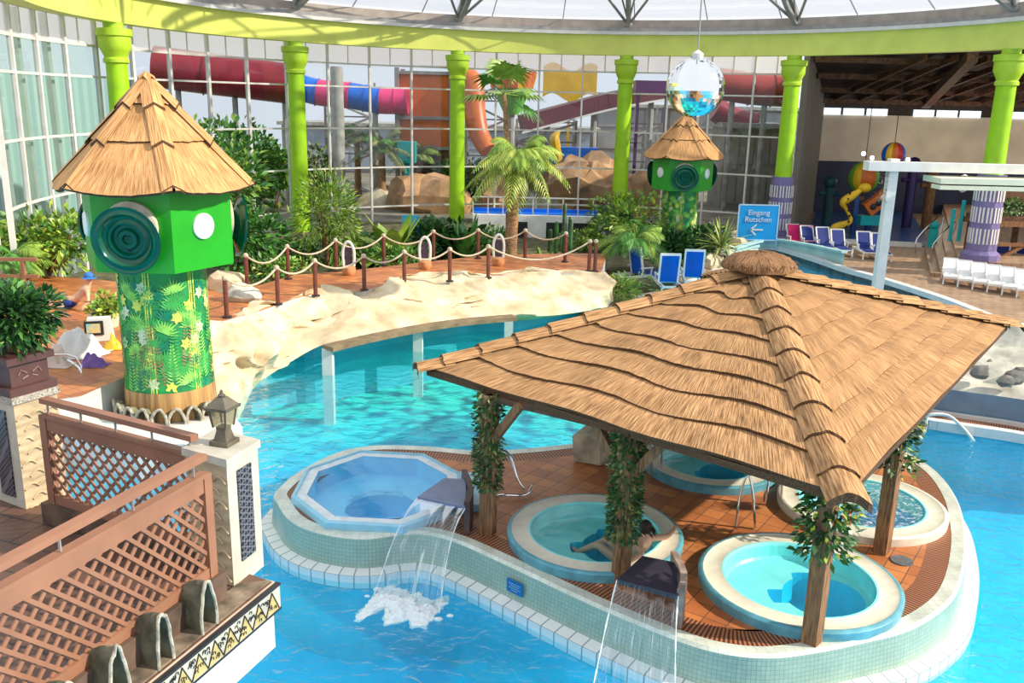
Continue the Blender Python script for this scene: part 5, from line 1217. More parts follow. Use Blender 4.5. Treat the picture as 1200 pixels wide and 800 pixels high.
# ================================================================ outdoors behind the glass
m=MB()
for a in range(60,206,6):
    A,B_=rp(a,19.2),rp(a+6,19.2); C_,D=rp(a+6,90),rp(a,90); m.quad(V(A.x,A.y,-.1),V(D.x,D.y,-.1),V(C_.x,C_.y,-.1),V(B_.x,B_.y,-.1))
struct(m,'floor_outdoor_ground',M('outdoor_paving',(.30,.26,.20),.9,.25,.6))
def tube_slide(px_pts,Y,r,segm,lab,Yd=0):
    P=spline([ay(x,y,Y+Yd*i) for i,(x,y) in enumerate(px_pts)],6); o=thing('water_slide',lab,'water slide',tuple(P[0]))
    per=len(P)/len(segm)
    for k,mt in enumerate(segm):
        s=P[int(k*per):int((k+1)*per)+1]
        if len(s)<2: continue
        m=MB(); m.tube(s,r,16,cap=(k in(0,len(segm)-1))); m.tube([s[-1]-(s[-1]-s[-2])*.1,s[-1]],r*1.08,16); m.build('tube_segment',mt,o,True)
    # supports
    for k in range(3,len(P)-1,7):
        m=MB(); m.tube([V(P[k].x,P[k].y,-.1),V(P[k].x,P[k].y,P[k].z-r)],.18,8); m.build('support_post',concrete,o,True)
    return o
tube_slide([(180,78),(240,86),(290,92),(338,98)],58,1.25,[maroon,maroon,maroon],'big dark red tube slide outside, left of the multicoloured tube',.6)
tube_slide([(338,98),(372,108),(410,112),(445,118),(478,118)],60,.82,[blues,blues,pink,pink,blues,blues,pink,pink],'blue and pink segmented tube slide outside the windows')
tube_slide([(842,98),(880,104),(905,106),(925,107)],58,.95,[M('brick_red_shell',(.42,.05,.04),.35,.1,1.)]*3,'brick red tube slide outside beside the mirror ball')
tube_slide([(838,128),(860,140),(885,146)],62,.8,[bpy.data.materials['maroon_shell']],'short dark red slide below the brick red tube')
# orange tower
c=ay(500,130,62); z1=ay(500,88,62).z; z0=ay(500,172,62).z
o=thing('slide_tower','big orange box tower outside with a dark grey frame','slide tower',(c.x,62,-.1)); hw=1.75
m=MB(); m.box((c.x,62,(z0+z1)/2),(hw*2,3,z1-z0)); m.build('orange_box',orange,o)
m=MB()
for sx in(-1,1): m.beam(V(c.x+sx*hw,60.4,-.1),V(c.x+sx*hw,60.4,z1+.4),.28); m.beam(V(c.x+sx*hw,63.6,-.1),V(c.x+sx*hw,63.6,z1+.4),.28)
for z in (z1+.1,z0,(z0+z1)/2-.4): m.beam(V(c.x-hw,60.4,z),V(c.x+hw,60.4,z),.2)
m.beam(V(c.x-hw,60.4,z1+.5),V(c.x+hw,60.4,z1+.5),.1); m.build('frame',dsteel,o)
m=MB(); m.box((c.x+.4,62,z0-1.1),(2.6,2.6,2.0)); m.build('lower_box',M('maroon_panel',(.2,.05,.03),.5,.2,2.),o)
# orange chute
m=MB(); P=spline([ay(540,92,61),ay(553,100,60.5),ay(556,130,60),ay(562,158,59.5),ay(572,176,59)],6)
m.tube(P,[.9-.35*k/len(P) for k in range(len(P))],12); tag(m.build('water_slide',orange,None,True),'orange steep chute outside right of the third lime column','water slide')
# funnel
c=ay(600,100,66); o=thing('slide_funnel','orange scalloped slide bowl with a green lower cone outside','slide funnel',(c.x,66,-.1))
m=MB(); 
for k in range(24): 
    m.mat(0 if k%4<3 else 1); m.lathe([(1.5,-.2),(1.75,.9+.2*math.sin(k*PI/2)),(1.6,.9)],tuple(c),1,2*PI*k/24,2*PI/24)
m.build('bowl',[orange,yellow],o)
m=MB(); m.lathe([(.5,-2.0),(1.4,-.2)],tuple(c),24); m.build('cone',greens,o,True)
m=MB(); m.tube([V(c.x,66,-.1),V(c.x,66,c.z-1.9)],.25,8); m.build('support_post',concrete,o)
# trough slide
P=[ay(612,144,60),ay(665,130,61),ay(720,116,62),ay(790,104,64),ay(830,100,65)]
o=thing('trough_slide','long dark maroon sloping slide trough outside between the lime columns','water slide',tuple(P[0])); m=MB()
P=spline(P,5)
for i in range(len(P)-1): m.beam(P[i],P[i+1],1.4,.95)
m.build('trough',M('dark_maroon_trough',(.12,.015,.03),.4,.15,1.),o); m=MB()
for i in range(len(P)-1): m.beam(P[i]+V(0,-.75,-.6),P[i+1]+V(0,-.75,-.6),.12)
m.build('edge_rail',white,o)
for k in (3,8,13,18): m=MB(); m.tube([V(P[k].x,P[k].y,-.1),V(P[k].x,P[k].y,P[k].z-.4)],.2,8); m.build('support_post',concrete,o)
c=ay(765,102,59); m=MB(); m.box((c.x,59,c.z),(2.3,1.4,.75)); m.beam(V(c.x-.9,59,-.1),V(c.x-.9,59,c.z),.2); m.beam(V(c.x+.9,59,-.1),V(c.x+.9,59,c.z),.2); tag(m.build('purple_basin',purple),'deep purple slide basin on posts outside, left of the mirror ball','slide basin')
c=ay(668,98,70); m=MB(); m.grid(lambda u,v:c+V(-2+4*u,0,-1.0+2.2*v+.3*math.sin(u*9)),16,6); m.grid(lambda u,v:c+V(-2+4*u,.35,-1.0+2.2*v+.3*math.sin(u*9)),16,6); m.beam(V(c.x,70.2,-.1),V(c.x,70.2,c.z),.2); tag(m.build('yellow_sail',yellow,None,True),'yellow sail shape on a mast outside above the maroon trough','sail')
# stair towers and steel frames
for i,(x,y0,w_,Y,lab) in enumerate(((410,96,3.2,68,'pale steel stair tower outside behind the blue and pink tube'),(570,95,2.8,69,'grey steel stair tower outside left of the orange bowl'),(640,140,4.0,64,'grey steel stair frame outside below the maroon trough'),(752,125,2.6,66,'grey steel lattice tower outside behind the fourth lime column'))):
    c=ay(x,y0,Y); zt=c.z; o=thing('stair_tower',lab,'stair tower',(c.x,Y,-.1)); m=MB()
    for sx in(-1,1):
        for sy in(-1,1): m.beam(V(c.x+sx*w_/2,Y+sy*1.2,-.1),V(c.x+sx*w_/2,Y+sy*1.2,zt),.16)
    m.build('frame_post',concrete,o); m=MB(); k=0; z=0
    while z<zt-1.2:
        s=1 if k%2 else -1; m.beam(V(c.x-s*w_/2,Y-1.2,z),V(c.x+s*w_/2,Y-1.2,z+1.25),.9,.14); m.beam(V(c.x-w_/2,Y-1.2,z+1.3),V(c.x+w_/2,Y-1.2,z+1.3),.1); z+=1.3;k+=1
    m.build('stair_flight',dsteel if i%2 else concrete,o)
p=ay(396,140,57); m=MB(); m.tube([V(p.x,57,-.1),V(p.x,57,ay(396,78,57).z)],.38,12); tag(m.build('support_mast',concrete,None,True),'thick grey mast outside in front of the blue and pink tube','mast')
# blue & yellow play things outside
c=ay(672,182,58); m=MB(); m.box((c.x,58,c.z),(3.0,1.2,1.0)); m.beam(V(c.x-1.2,58,-.1),V(c.x-1.2,58,c.z),.2);m.beam(V(c.x+1.2,58,-.1),V(c.x+1.2,58,c.z),.2); tag(m.build('splash_basin',blues),'blue splash basin on posts outside above the orange rocks','basin')
c=ay(652,162,57.5); m=MB(); m.tube(spline([c+V(.3,0,-2.2),c+V(.1,0,-.9),c+V(-.1,0,0),c+V(.2,0,.5)],5),[.12,.16,.2,.26,.3,.3,.28,.28,.3,.3,.3,.26,.2,.16,.1,.06],8); tag(m.build('yellow_nozzle',yellow,None,True),'yellow curved spout outside above the blue basin','spout')
c=ay(477,178,58); m=MB(); m.box((c.x,58,c.z),(1.1,1.1,1.3)); m.beam(V(c.x,58,-.1),V(c.x,58,c.z),.3); tag(m.build('turquoise_bin',teal),'turquoise box on a stand outside left of the orange tower','box')
# rocks outdoors
for i,(x,y,r,mt) in enumerate(((690,216,2.6,rocko),(660,226,1.7,rocko),(720,222,2.0,rocko),(640,236,1.3,rockg),(600,226,1.9,rocko),(450,236,1.5,rockm),(500,226,2.2,rocko),(750,218,1.6,rocko))):
    c=ay(x,y,56+i%3); m=MB(); m.sphere((c.x,c.y,c.z-.3*r),r,16,(1.15,.8,.8)); m.v=[tuple(Vector(q)+V(noise.noise(Vector(q)*.6),noise.noise(Vector(q)*.7+V(9,0,0)),noise.noise(Vector(q)*.9))*r*.45) for q in m.v]
    if c.z-.3*r-r*.5>-.1: m.beam(V(c.x,c.y,-.1),V(c.x,c.y,c.z-.3*r),r*1.5)
    tag(m.build('outdoor_rock',mt,None,True,autosm=20),['tall orange rock outside right of the small white posts','orange rock outside left of the tallest rock','orange rock outside behind the fourth lime column','small grey rock outside behind the white pool wall','brown rock outside behind the drooping palm','pale rock outside behind the bamboo shrub','brown rock outside below the orange box tower','orange rock outside left of the far green tower'][i],'rock')
# outdoor pool wall with railing, just inside the glass on the right
YP=44.; a=ay(554,262,YP); b_=ay(712,262,YP); zt=ay(640,253,YP).z
o=thing('raised_pool','white raised pool wall with a blue lined edge and railing behind the palm','raised pool',(a.x,YP,.1))
m=MB(); m.box(((a.x+b_.x)/2,YP+.2,(zt+.1)/2),(b_.x-a.x,.4,zt-.1)); m.build('wall',M('pool_wall_white',(.92,.92,.90),.6,.05,2.),o)
m=MB(); m.box(((a.x+b_.x)/2,YP+.75,zt+.0),(b_.x-a.x,.7,.1)); m.box(((a.x+b_.x)/2,YP+1.15,zt+.1),(b_.x-a.x,.1,.22)); m.build('blue_lining',blues,o)
for x0_,x1_ in ((606,618),(640,664),(668,700)):
    p0_,p1_=ay(x0_,268,YP),ay(x1_,268,YP); m=MB(); m.box(((p0_.x+p1_.x)/2,YP-.01,.1+(zt-.1)*.36),(p1_.x-p0_.x,.06,(zt-.1)*.7)); m.build('dark_opening',black,o)
m=MB(); N_r=9
for k in range(N_r+1):
    x=a.x+(b_.x-a.x)*k/N_r; m.beam(V(x,YP+.1,zt),V(x,YP+.1,zt+.85),.06)
m.beam(V(a.x,YP+.1,zt+.85),V(b_.x,YP+.1,zt+.85),.06); m.build('railing',white,o)
# outdoor plants
palm(ay(448,236,58),3.4,26,2.4,'feathery palm outside behind the bamboo shrub',[g4,g1],61,.22,(0,0),.7,.6)
palm(ay(492,232,60),2.6,22,2.2,'drooping palm outside below the turquoise box',[g4,g2],62,.2,(0,0),.8,.6)
palm(ay(420,232,63),4.0,22,2.2,'tall palm outside behind the grey mast',[g4,g1],63,.2,(0,0),.8,.6)
palm(ay(620,236,57),2.4,24,2.2,'palm outside seen through the drooping palm crown',[g1,g3],64,.2,(0,0),.8,.6)
bush('garden_tree',(ay(280,240,53).x,53,-.1),2.4,2.7,2600,.5,[g1,g3,g2],'large dark green tree outside right of the near green tower','tree',seed=71)
bush('garden_tree',(ay(322,240,55).x,55,-.1),1.9,1.9,1500,.45,[g1,g2,g3],'rounded green tree outside behind the second lime column','tree',seed=72)
bush('garden_tree',(ay(540,240,60).x,60,-.1),2.2,1.6,1300,.45,[g3,g1,g4],'low dark tree outside behind the third lime column','tree',seed=73)
bush('garden_tree',(ay(660,240,62).x,62,-.1),2.3,1.5,1300,.45,[g3,g1,g4],'low dark tree outside behind the orange rocks','tree',seed=74)
bush('garden_tree',(ay(368,240,58).x,58,-.1),1.6,1.9,1100,.4,[g4,g1,g2],'olive coloured tree outside behind the bamboo shrub','tree',seed=75)
# outdoor buildings
def bld(name,x0,x1,yt,Y,mt,lab,nv=6,nh=3,d=8,pm=None):
    a=ay(x0,yt,Y); b_=ay(x1,yt,Y); o=thing(name,lab,'building',((a.x+b_.x)/2,Y,-.1)); z=(a.z+b_.z)/2
    m=MB(); m.box(((a.x+b_.x)/2,Y+d/2,z/2),(b_.x-a.x,d,z+.2)); m.build('wall',mt,o); W=(b_.x-a.x)/nv
    for i in range(nv):
        for j in range(nh):
            m=MB(); H_=z/nh; m.box((a.x+W*(i+.5),Y-.03,H_*(j+.5)),(W*.86,.1,H_*.78)); m.build('panel',pm or frame_m,o)
    m=MB(); m.box(((a.x+b_.x)/2,Y+d/2-.2,z+.15),(b_.x-a.x+.6,d+.6,.3)); m.build('roof',concrete,o); return o
bld('side_building',850,922,150,60.5,M('panel_grey',(.36,.34,.30),.7,.08,1.),'grey panelled building outside right of the far tower',4,2,4,M('garage_panel',(.42,.41,.36),.6,.06,1.))
bld('far_building',330,700,150,84,M('far_wall',(.40,.42,.44),.8,.12,.3),'long low grey building far outside behind the slides',14,2,6,M('far_glazing',(.42,.50,.60),.3,.15,.3))
bld('far_building',700,980,128,90,M('far_wall_dark',(.28,.26,.25),.8,.12,.3),'dark long building far outside on the right behind the mirror ball',10,3,6,M('far_panel',(.36,.36,.36),.5,.15,.3))
# pale teal building at left outside the ring
m=MB(); o=thing('teal_building','pale teal corrugated building outside the left windows','building',(-26,40,-.1))
A,B_=V(-30,8,0),V(-24,62,0); m.quad(V(A.x,A.y,-.1),V(B_.x,B_.y,-.1),V(B_.x,B_.y,7.4),V(A.x,A.y,7.4)); m.quad(V(A.x-4,A.y,-.1),V(A.x-4,A.y,7.4),V(B_.x-4,B_.y,7.4),V(B_.x-4,B_.y,-.1)); m.quad(V(A.x,A.y,7.4),V(B_.x,B_.y,7.4),V(B_.x-4,B_.y,7.4),V(A.x-4,A.y,7.4))
m.build('wall',Mstripe('teal_cladding',(.40,.56,.56),(.30,.46,.47),.35,.5,'Y',False,.2),o)
# ================================================================ left terrace ground: bather on towel, bags, plants, railings
# reclining person by the left planting
c=at(92,362,.75); X=V(1,-.15,0).normalized(); Yv=V(.15,1,0); B=lambda a,b_,z:V(c.x,c.y,.75)+X*a+Yv*b_+V(0,0,z)
per=thing('person','person in a blue cap and dark shorts reclining on the terracotta floor','person',tuple(c))
vs_=[B(-.25,0,.13),B(0,.1,.33),B(.2,.15,.55),B(.28,.15,.68),B(.31,.12,.78),B(.33,.1,.88),
 B(.05,.30,.52),B(-.15,.38,.28),B(-.28,.30,.30),B(.34,-.02,.50),B(.42,-.15,.25),B(.25,-.25,.08),
 B(-.5,.1,.42),B(-.35,-.15,.08),B(-.48,-.25,.06),B(-.60,-.02,.35),B(-.78,-.15,.05),B(-.9,-.22,.06)]
ed=[(0,1),(1,2),(2,3),(3,4),(4,5),(2,6),(6,7),(7,8),(2,9),(9,10),(10,11),(0,12),(12,13),(13,14),(0,15),(15,16),(16,17)]
skinned('body',vs_,ed,[.14,.14,.15,.06,.10,.08,.06,.045,.035,.06,.045,.04,.09,.055,.04,.09,.055,.04],skin,per)
m=MB(); m.sphere(B(.335,.1,.93),.13,12,(1,1,.8)); m.lathe([(.14,0),(.2,-.02),(.01,.01)],tuple(B(.40,.02,.90)),12); m.build('blue_cap',M('cap_blue',(.03,.18,.5),.7,.1,4.),per,True)
m=MB(); m.sphere(B(-.28,.03,.16),.19,12,(1.2,1,.75)); m.build('dark_shorts',navy,per,True)
for s,bp in ((1,B(-.28,.30,.30)),(-1,B(.25,-.25,.08))):
    for k in range(5):
        m=MB(); q=bp+X*(-.02*s)+Yv*(k-2)*.02; m.tube([q,q+V(-.05*s,-.03,.0),q+V(-.08*s,-.05,-.02)],[.011,.010,.008],5); m.build('finger',skin,per,True)
# towels and bags heap
def heap(c,r,h,mt,lab,seed,name='towel',cat='towel'):
    m=MB(); m.grid(lambda u,v:V(c.x+r*(u-.5)*2*(1+.2*noise.noise(V(v*4,seed,0))),c.y+r*.7*(v-.5)*2*(1+.2*noise.noise(V(u*4,seed,3))),c.z+.01+max(0,h*(1-((u-.5)**2+(v-.5)**2)*4.2)*(1+.9*noise.noise(V(u*5,v*5,seed))))),18,18); return tag(m.build(name,mt,None,True),lab,cat)
heap(at(92,415,.75),.62,.5,white,'crumpled white towel heap on the terracotta floor left of the near tower',1)
heap(at(66,428,.75),.35,.4,M('pale_pink_cloth',(.75,.62,.55),.9,.1,4.),'beige crumpled cloth left of the white towel heap',2)
heap(at(110,428,.75),.3,.22,M('violet_cloth',(.22,.12,.40),.9,.1,4.),'violet patterned cloth in front of the white towel heap',3)
p=at(118,398,.75); m=MB(); m.box((p.x,p.y,p.z+.28),(.62,.3,.55),.3,.8); o=thing('beach_bag','white beach bag with a black edged flap beside the near tower trunk','bag',tuple(p)); m.build('bag_body',white,o)
m=MB(); m.box((p.x-.05,p.y-.18,p.z+.33),(.42,.03,.34),.3); m.build('printed_flap',black,o); m=MB(); m.box((p.x-.05,p.y-.21,p.z+.33),(.3,.03,.22),.3); m.build('colour_print',M('bag_print',(.1,.5,.6),.5,.5,9.,col2=(.8,.5,.1)),o)
heap(at(133,408,.75),.22,.25,yellow,'small yellow cloth beside the white beach bag',5)
bush('leafy_shrub',tuple(at(124,372,.98)),.42,.3,380,.18,[g2,g5,g1],'light green shrub in a pale tub left of the near tower trunk',seed=81)
p=at(123,382,.75); m=MB(); m.lathe([(.32,0),(.38,.34),(.30,.34)],(p.x,p.y,.75),16); tag(m.build('plant_tub',cream,None,True),'pale round tub under the light green shrub','tub')
bush('leafy_shrub',tuple(at(58,322,.75)),1.8,1.1,1400,.32,[g2,g1,g5],'broad light green shrub along the left windows',seed=82)
bush('leafy_shrub',tuple(at(20,318,.75)),1.5,.9,900,.3,[g5,g2,g1],'yellow green shrub at the left frame edge by the windows',seed=83)
palm(at(62,318,.75),.8,20,1.1,'small yellowish palm behind the reclining person',[g5,g4],84,.12,(0,0),.7,.4)
palm(at(22,335,.75),.9,20,1.2,'small green palm above the potted shrub',[g2,g1],85,.12,(0,0),.7,.4)
p=at(5,345,.75); m=MB(); 
for k in range(2): m.beam(V(p.x-3,p.y,1.75-.5*k),V(p.x+.9,p.y+.3,1.75-.5*k),.1)
m.beam(V(p.x+.5,p.y+.25,.75),V(p.x+.5,p.y+.25,1.75),.1); tag(m.build('wooden_railing',railw),'short red brown wooden railing at the left frame edge','railing')
p=at(97,470,.1); rail([[p,p+V(0,0,.75),p+V(-1.2,.9,.85)],[p+V(-1.4,-.4,.1),p+V(-1.0,0,.85),p+V(-.1,.1,.95),p+V(0,.1,.1)]],'thin steel stair rail beside the shallow basin',chrome,.025)
for x,y,l in ((124,476,'small black buoy float in the shallow basin'),(78,466,'round black cap on the pale basin ledge')):
    p=at(x,y,.12); m=MB(); m.sphere(p+V(0,0,.12),.17,10,(1,1,.8)); m.lathe([(.2,0),(.2,.06)],tuple(p),10); tag(m.build('black_float',black,None,True),l,'float')
# stalagmite arches round the tower foot
def arch_stone(c,d,w_,h,name,lab,grp,th=.05):
    s=V(-d.y,d.x,0); m=MB(); N=18; P=[]
    for layer,off in enumerate((0,.10)):
        for k in range(N+1):
            a=PI*k/N; x=-math.cos(a)*w_/2*(1+.08*noise.noise(V(k*.7,c.x*3,0))); x=x*(1+.25*noise.noise(V(k*.45,c.x*5,9))); z=h*max(0,math.sin(a))**1.05*(1+.12*noise.noise(V(k*.5,c.y*3,4)))
            P.append((c+s*x+V(0,0,z),layer))
    m.tube([p+d*0 for p,l in P[:N+1]],[th*(.8+.4*abs(noise.noise(V(k*.9,c.x,2)))) for k in range(N+1)],7)
    m.mat(1); 
    # hood running backwards to the wall
    rows=[[c+s*(-math.cos(PI*k/N)*w_/2*(1-.35*q))-d*(.22*q)+V(0,0,h*max(0,math.sin(PI*k/N))**1.05*(1+.08*q-.25*q*q)) for k in range(N+1)] for q in (0,.35,.7,1)]
    for j in range(3):
        for k in range(N): m.quad(rows[j][k],rows[j][k+1],rows[j+1][k+1],rows[j+1][k])
    return tag(m.build(name,[M('arch_edge',(.44,.41,.33),.9,.25,12.,bump=.5) if 'arch_edge' not in bpy.data.materials else bpy.data.materials['arch_edge'],M('arch_moss',(.20,.20,.13),.9,.3,6.,bump=.6) if 'arch_moss' not in bpy.data.materials else bpy.data.materials['arch_moss']],None,True),lab,'stone arch',grp)
tc_=tw.location
for k in range(8):
    a=math.radians(-150+k*17); q=V(tc_[0]+1.12*math.cos(a),tc_[1]+1.12*math.sin(a),.1); arch_stone(q,V(math.cos(a),math.sin(a),0),.30,.34,'stone_arch','small pale stone arch standing round the foot of the near tower','stone arches round the near tower foot',.035)
# ================================================================ foreground terrace
ZT=3.6; N_=at(265,538,ZT); Rg=at(303,515,ZT); Lf=at(214,524,ZT); Bk_=Rg+Lf-N_
dA=(Rg-N_).normalized()        # towards the pool, along rail A
FZ=2.55
scal=M('scalloped_plaster',(.52,.40,.25),.85,.12,4.,bump=.0)
n=scal.node_tree; b0=n.nodes['Principled BSDF']; tc=n.nodes.new('ShaderNodeTexCoord'); vo=n.nodes.new('ShaderNodeTexWave'); vo.bands_direction='Z'; vo.inputs['Scale'].default_value=3.2; vo.inputs['Distortion'].default_value=5; vo.inputs['Detail'].default_value=1.5; vo.inputs['Detail Scale'].default_value=1.6
lnk(n,tc.outputs['Object'],vo.inputs[0]); bp=n.nodes.new('ShaderNodeBump'); bp.inputs['Strength'].default_value=.35; bp.inputs['Distance'].default_value=.02; lnk(n,vo.outputs[1],bp.inputs['Height']); lnk(n,bp.outputs[0],b0.inputs['Normal'])
def mosaic(name,c1,c2,bg_,sc_=22.):
    m_,n,b=newmat(name); b.inputs['Roughness'].default_value=.35; tc=n.nodes.new('ShaderNodeTexCoord'); ck=n.nodes.new('ShaderNodeTexVoronoi'); ck.feature='DISTANCE_TO_EDGE'; ck.inputs['Scale'].default_value=sc_; ck.inputs['Randomness'].default_value=.0
    mp=n.nodes.new('ShaderNodeMapping'); mp.inputs['Rotation'].default_value=(.6,.5,.785); lnk(n,tc.outputs['Object'],mp.inputs[0]); lnk(n,mp.outputs[0],ck.inputs[0]); cr=n.nodes.new('ShaderNodeValToRGB'); e=cr.color_ramp.elements; cr.color_ramp.interpolation='CONSTANT'; e[0].color=C4(c1); e[1].position=.12; e[1].color=C4(bg_); x=e.new(.34); x.color=C4(c2); lnk(n,ck.outputs['Distance'],cr.inputs[0]); lnk(n,cr.outputs[0],b.inputs['Base Color']); return m_
pilw=M('pillar_cream_white',(.52,.49,.41),.7,.08,6.); mosn=mosaic('navy_mosaic',(.14,.14,.16),(.006,.008,.022),(.004,.006,.02),26.)
def pillar(N0,R0,L0,zt,zb,lab,capm):
    B0=R0+L0-N0; c=(N0+R0+L0+B0)/4; o=thing('terrace_pillar',lab,'pillar',(c.x,c.y,zb)); f=lambda s:[V(c.x+(p.x-c.x)*s,c.y+(p.y-c.y)*s,0) for p in (N0,R0,B0,L0)]
    m=MB(); m.prism(f(.95),zb,zt-.07); m.build('shaft',capm[0],o)
    m=MB(); Fp=f(.96); m.quad(V(Fp[0].x,Fp[0].y,zb),V(Fp[1].x,Fp[1].y,zb),V(Fp[1].x,Fp[1].y,zt-.07),V(Fp[0].x,Fp[0].y,zt-.07)); m.build('smooth_face',pilw,o)
    m=MB(); m.prism(f(1.04),zt-.07,zt,bottom=True); m.build('cap_slab',capm[1],o)
    d=(R0-N0).normalized(); nn=V(d.y,-d.x,0)
    if nn.dot(N0-c)<0: nn=-nn
    a=N0.lerp(R0,.5)-(N0.lerp(R0,.5)-V(c.x,c.y,N0.z))*.05; w_=(R0-N0).length
    m=MB(); m.beam(V(a.x,a.y,zb+.22)+nn*.008,V(a.x,a.y,zt-.16)+nn*.008,w_*.42,.02,up=tuple(nn)); m.build('mosaic_strip',mosn,o)
    d2=(L0-N0).normalized(); n2=V(-d2.y,d2.x,0)
    if n2.dot(N0-c)<0: n2=-n2
    # scalloped relief on the other face
    a=N0.lerp(L0,.5)-(N0.lerp(L0,.5)-V(c.x,c.y,N0.z))*.05; w2=(L0-N0).length*.9; m=MB()
    NR=9
    for k in range(NR):
        z=zb+.08+(zt-.2-zb)*k/NR
        for j in range(3):
            q0=(j-1.5+(.5 if k%2 else 0))*w2/3; 
            pts=[V(a.x,a.y,0)+n2*.006+d2*max(-w2/2,min(w2/2,(q0+w2/3*t/6)))+V(0,0,z+.05*math.sin(PI*t/6)) for t in range(7)]
            m.tube(pts,.012,5)
    m.build('scallop_relief',scal,o,True)
    return o
pillar(N_,Rg,Lf,ZT,2.38,'white terrace pillar with a navy mosaic strip carrying the lantern',(scal,pilw))
N1=at(14,467,ZT); R1=at(68,452,ZT); L1=N1+(N1-R1).cross(V(0,0,1)).normalized()*-.5
L1=V(N1.x,N1.y,ZT)+V(-.46,.05,0)+(V(0,0,0))
d1=(R1-N1).normalized(); L1=N1+V(-d1.y,d1.x,0)*.52
if L1.x>N1.x: L1=N1-V(-d1.y,d1.x,0)*.52
# order so that mosaic is on the face turned to the left/camera
pillar(N1,L1,R1,ZT,2.3,'cream scalloped terrace pillar under the potted shrub',(scal,M('granite_cap',(.50,.45,.38),.6,.4,60.)))
# planter
c=(N1+R1+L1+(R1+L1-N1))/4; c.z=ZT; rz=math.atan2(d1.y,d1.x)
o=thing('planter_box','dark brown square planter with a moulded emblem on the left pillar','planter',tuple(c)); m=MB(); w_=.46
m.box(tuple(c+V(0,0,.04)),(.50,.50,.08),rz); m.box(tuple(c+V(0,0,.2)),(.40,.40,.26),rz); m.box(tuple(c+V(0,0,.35)),(.50,.50,.07),rz); m.build('box',M('planter_brown',(.09,.035,.03),.5,.15,4.),o)
m=MB(); fn=V(d1.y,-d1.x,0); q=c+fn*.205; tg_=d1
for s in(-1,1): m.tube([q+tg_*s*.03+V(0,0,.2),q+tg_*s*.09+V(0,0,.24),q+tg_*s*.12+V(0,0,.19)],.008,5); m.tube([q+tg_*s*.02+V(0,0,.17),q+tg_*s*.08+V(0,0,.15)],.007,5)
m.build('emblem',M('emblem_tan',(.28,.16,.13),.5,.1,3.),o)
bush('potted_shrub',(c.x,c.y,ZT+.36),.42,.36,2300,.11,[g3,g1,g3],'dense dark green shrub in the brown planter on the left pillar',seed=91,narrow=.4)
# rails
def latrail(A,B_,zt,zb,lab,mt,n_post=3,hoff=.13,thick=.055,lat=.16):
    """handrail over a framed diagonal lattice panel between A and B"""
    A=V(A.x,A.y,0);B_=V(B_.x,B_.y,0); d=(B_-A).normalized(); L_=(B_-A).length; nrm=V(-d.y,d.x,0)
    o=thing('terrace_railing',lab,'railing',(A.x,A.y,zb)); up=V(0,0,1)
    m=MB(); m.beam(A+up*zt,B_+up*zt,.085,.05); m.build('handrail',mt,o)
    for k in range(n_post+1):
        m=MB(); p=A.lerp(B_,.03+.94*k/n_post); m.beam(p+up*(zt-hoff),p+up*(zt-.02),.015,.015); m.build('bracket',dsteel,o)
    z1=zt-hoff; z0=zb
    m=MB(); m.beam(A+up*(z1-.02),B_+up*(z1-.02),.085,.035); m.beam(A+up*(z1-.10),B_+up*(z1-.10),.05,.13); m.build('top_rail',mt,o)
    m=MB(); m.beam(A+up*(z0+.05),B_+up*(z0+.05),.05,.10); m.build('bottom_rail',mt,o)
    for p in(A,B_): m=MB(); m.beam(p+up*z0,p+up*(z1-.02),.09,.07,up=tuple(nrm)); m.build('stile',mt,o)
    m=MB(); a0,a1=z0+.1,z1-.16; H=a1-a0; k=-H
    for s in(1,-1):
        x=-H
        while x<L_:
            # line from (x,a0) rising with slope s
            if s>0: p0=(x,0);p1=(x+H,H)
            else: p0=(x+H,0);p1=(x,H)
            def clip(p0,p1):
                (xa,ya),(xb,yb)=p0,p1
                if xa>xb: xa,ya,xb,yb=xb,yb,xa,ya
                if xb<=0 or xa>=L_: return None
                if xa<0: t=(0-xa)/(xb-xa); ya=ya+(yb-ya)*t; xa=0
                if xb>L_: t=(L_-xa)/(xb-xa); yb=ya+(yb-ya)*t; xb=L_
                return (xa,ya),(xb,yb)
            c_=clip(p0,p1)
            if c_:
                (xa,ya),(xb,yb)=c_; of=nrm*(.008*s); m.beam(A+d*xa+up*(a0+ya)+of,A+d*xb+up*(a0+yb)+of,.030,.012,up=tuple(nrm))
            x+=lat*.7*1.0
    m.build('lattice',mt,o); return o
A0=at(238,537,3.7); A1=at(0,665,3.7); dA_=(A1-A0).normalized(); A2=A0+dA_*4.2
latrail(A0,A2,3.72,2.66,'terracotta coloured lattice railing running towards the camera in the foreground',railw,6,.13,lat=.21)
B0=at(228,513,3.68); B1=at(42,466,3.68); latrail(B1+(B0-B1).normalized()*.1,B0,3.68,2.62,'brown lattice railing between the two terrace pillars',raild,4,.13,lat=.20)
# slab: floor, ledge, fascia
dpool=-dA_   # direction from camera side to pool
nout=V(dpool.y,-dpool.x,0); nout=nout if nout.x>0 else -nout
E0=at(319,684,2.40); E0=V(E0.x,E0.y,0); q_=at(180,797,2.40); dE=(V(q_.x,q_.y,0)-E0).normalized(); E1=E0+dE*5.2
W0_=V(A2.x,A2.y,0)+dA_*.8
fl=[V(E0.x,E0.y,0),V(E1.x,E1.y,0)][::-1]
bl=V(B1.x,B1.y,0)+(B1-B0).normalized()*3.0
outB=V(-(B1-B0).normalized().y,(B1-B0).normalized().x,0); outB=outB if outB.y>0 else -outB
poly=[E1,E0,V(L1.x,L1.y,0)+outB*.75+(B1-B0).normalized()*3.0, V(-8.5,1.0,0)]
poly=[V(p.x,p.y,0) for p in poly]
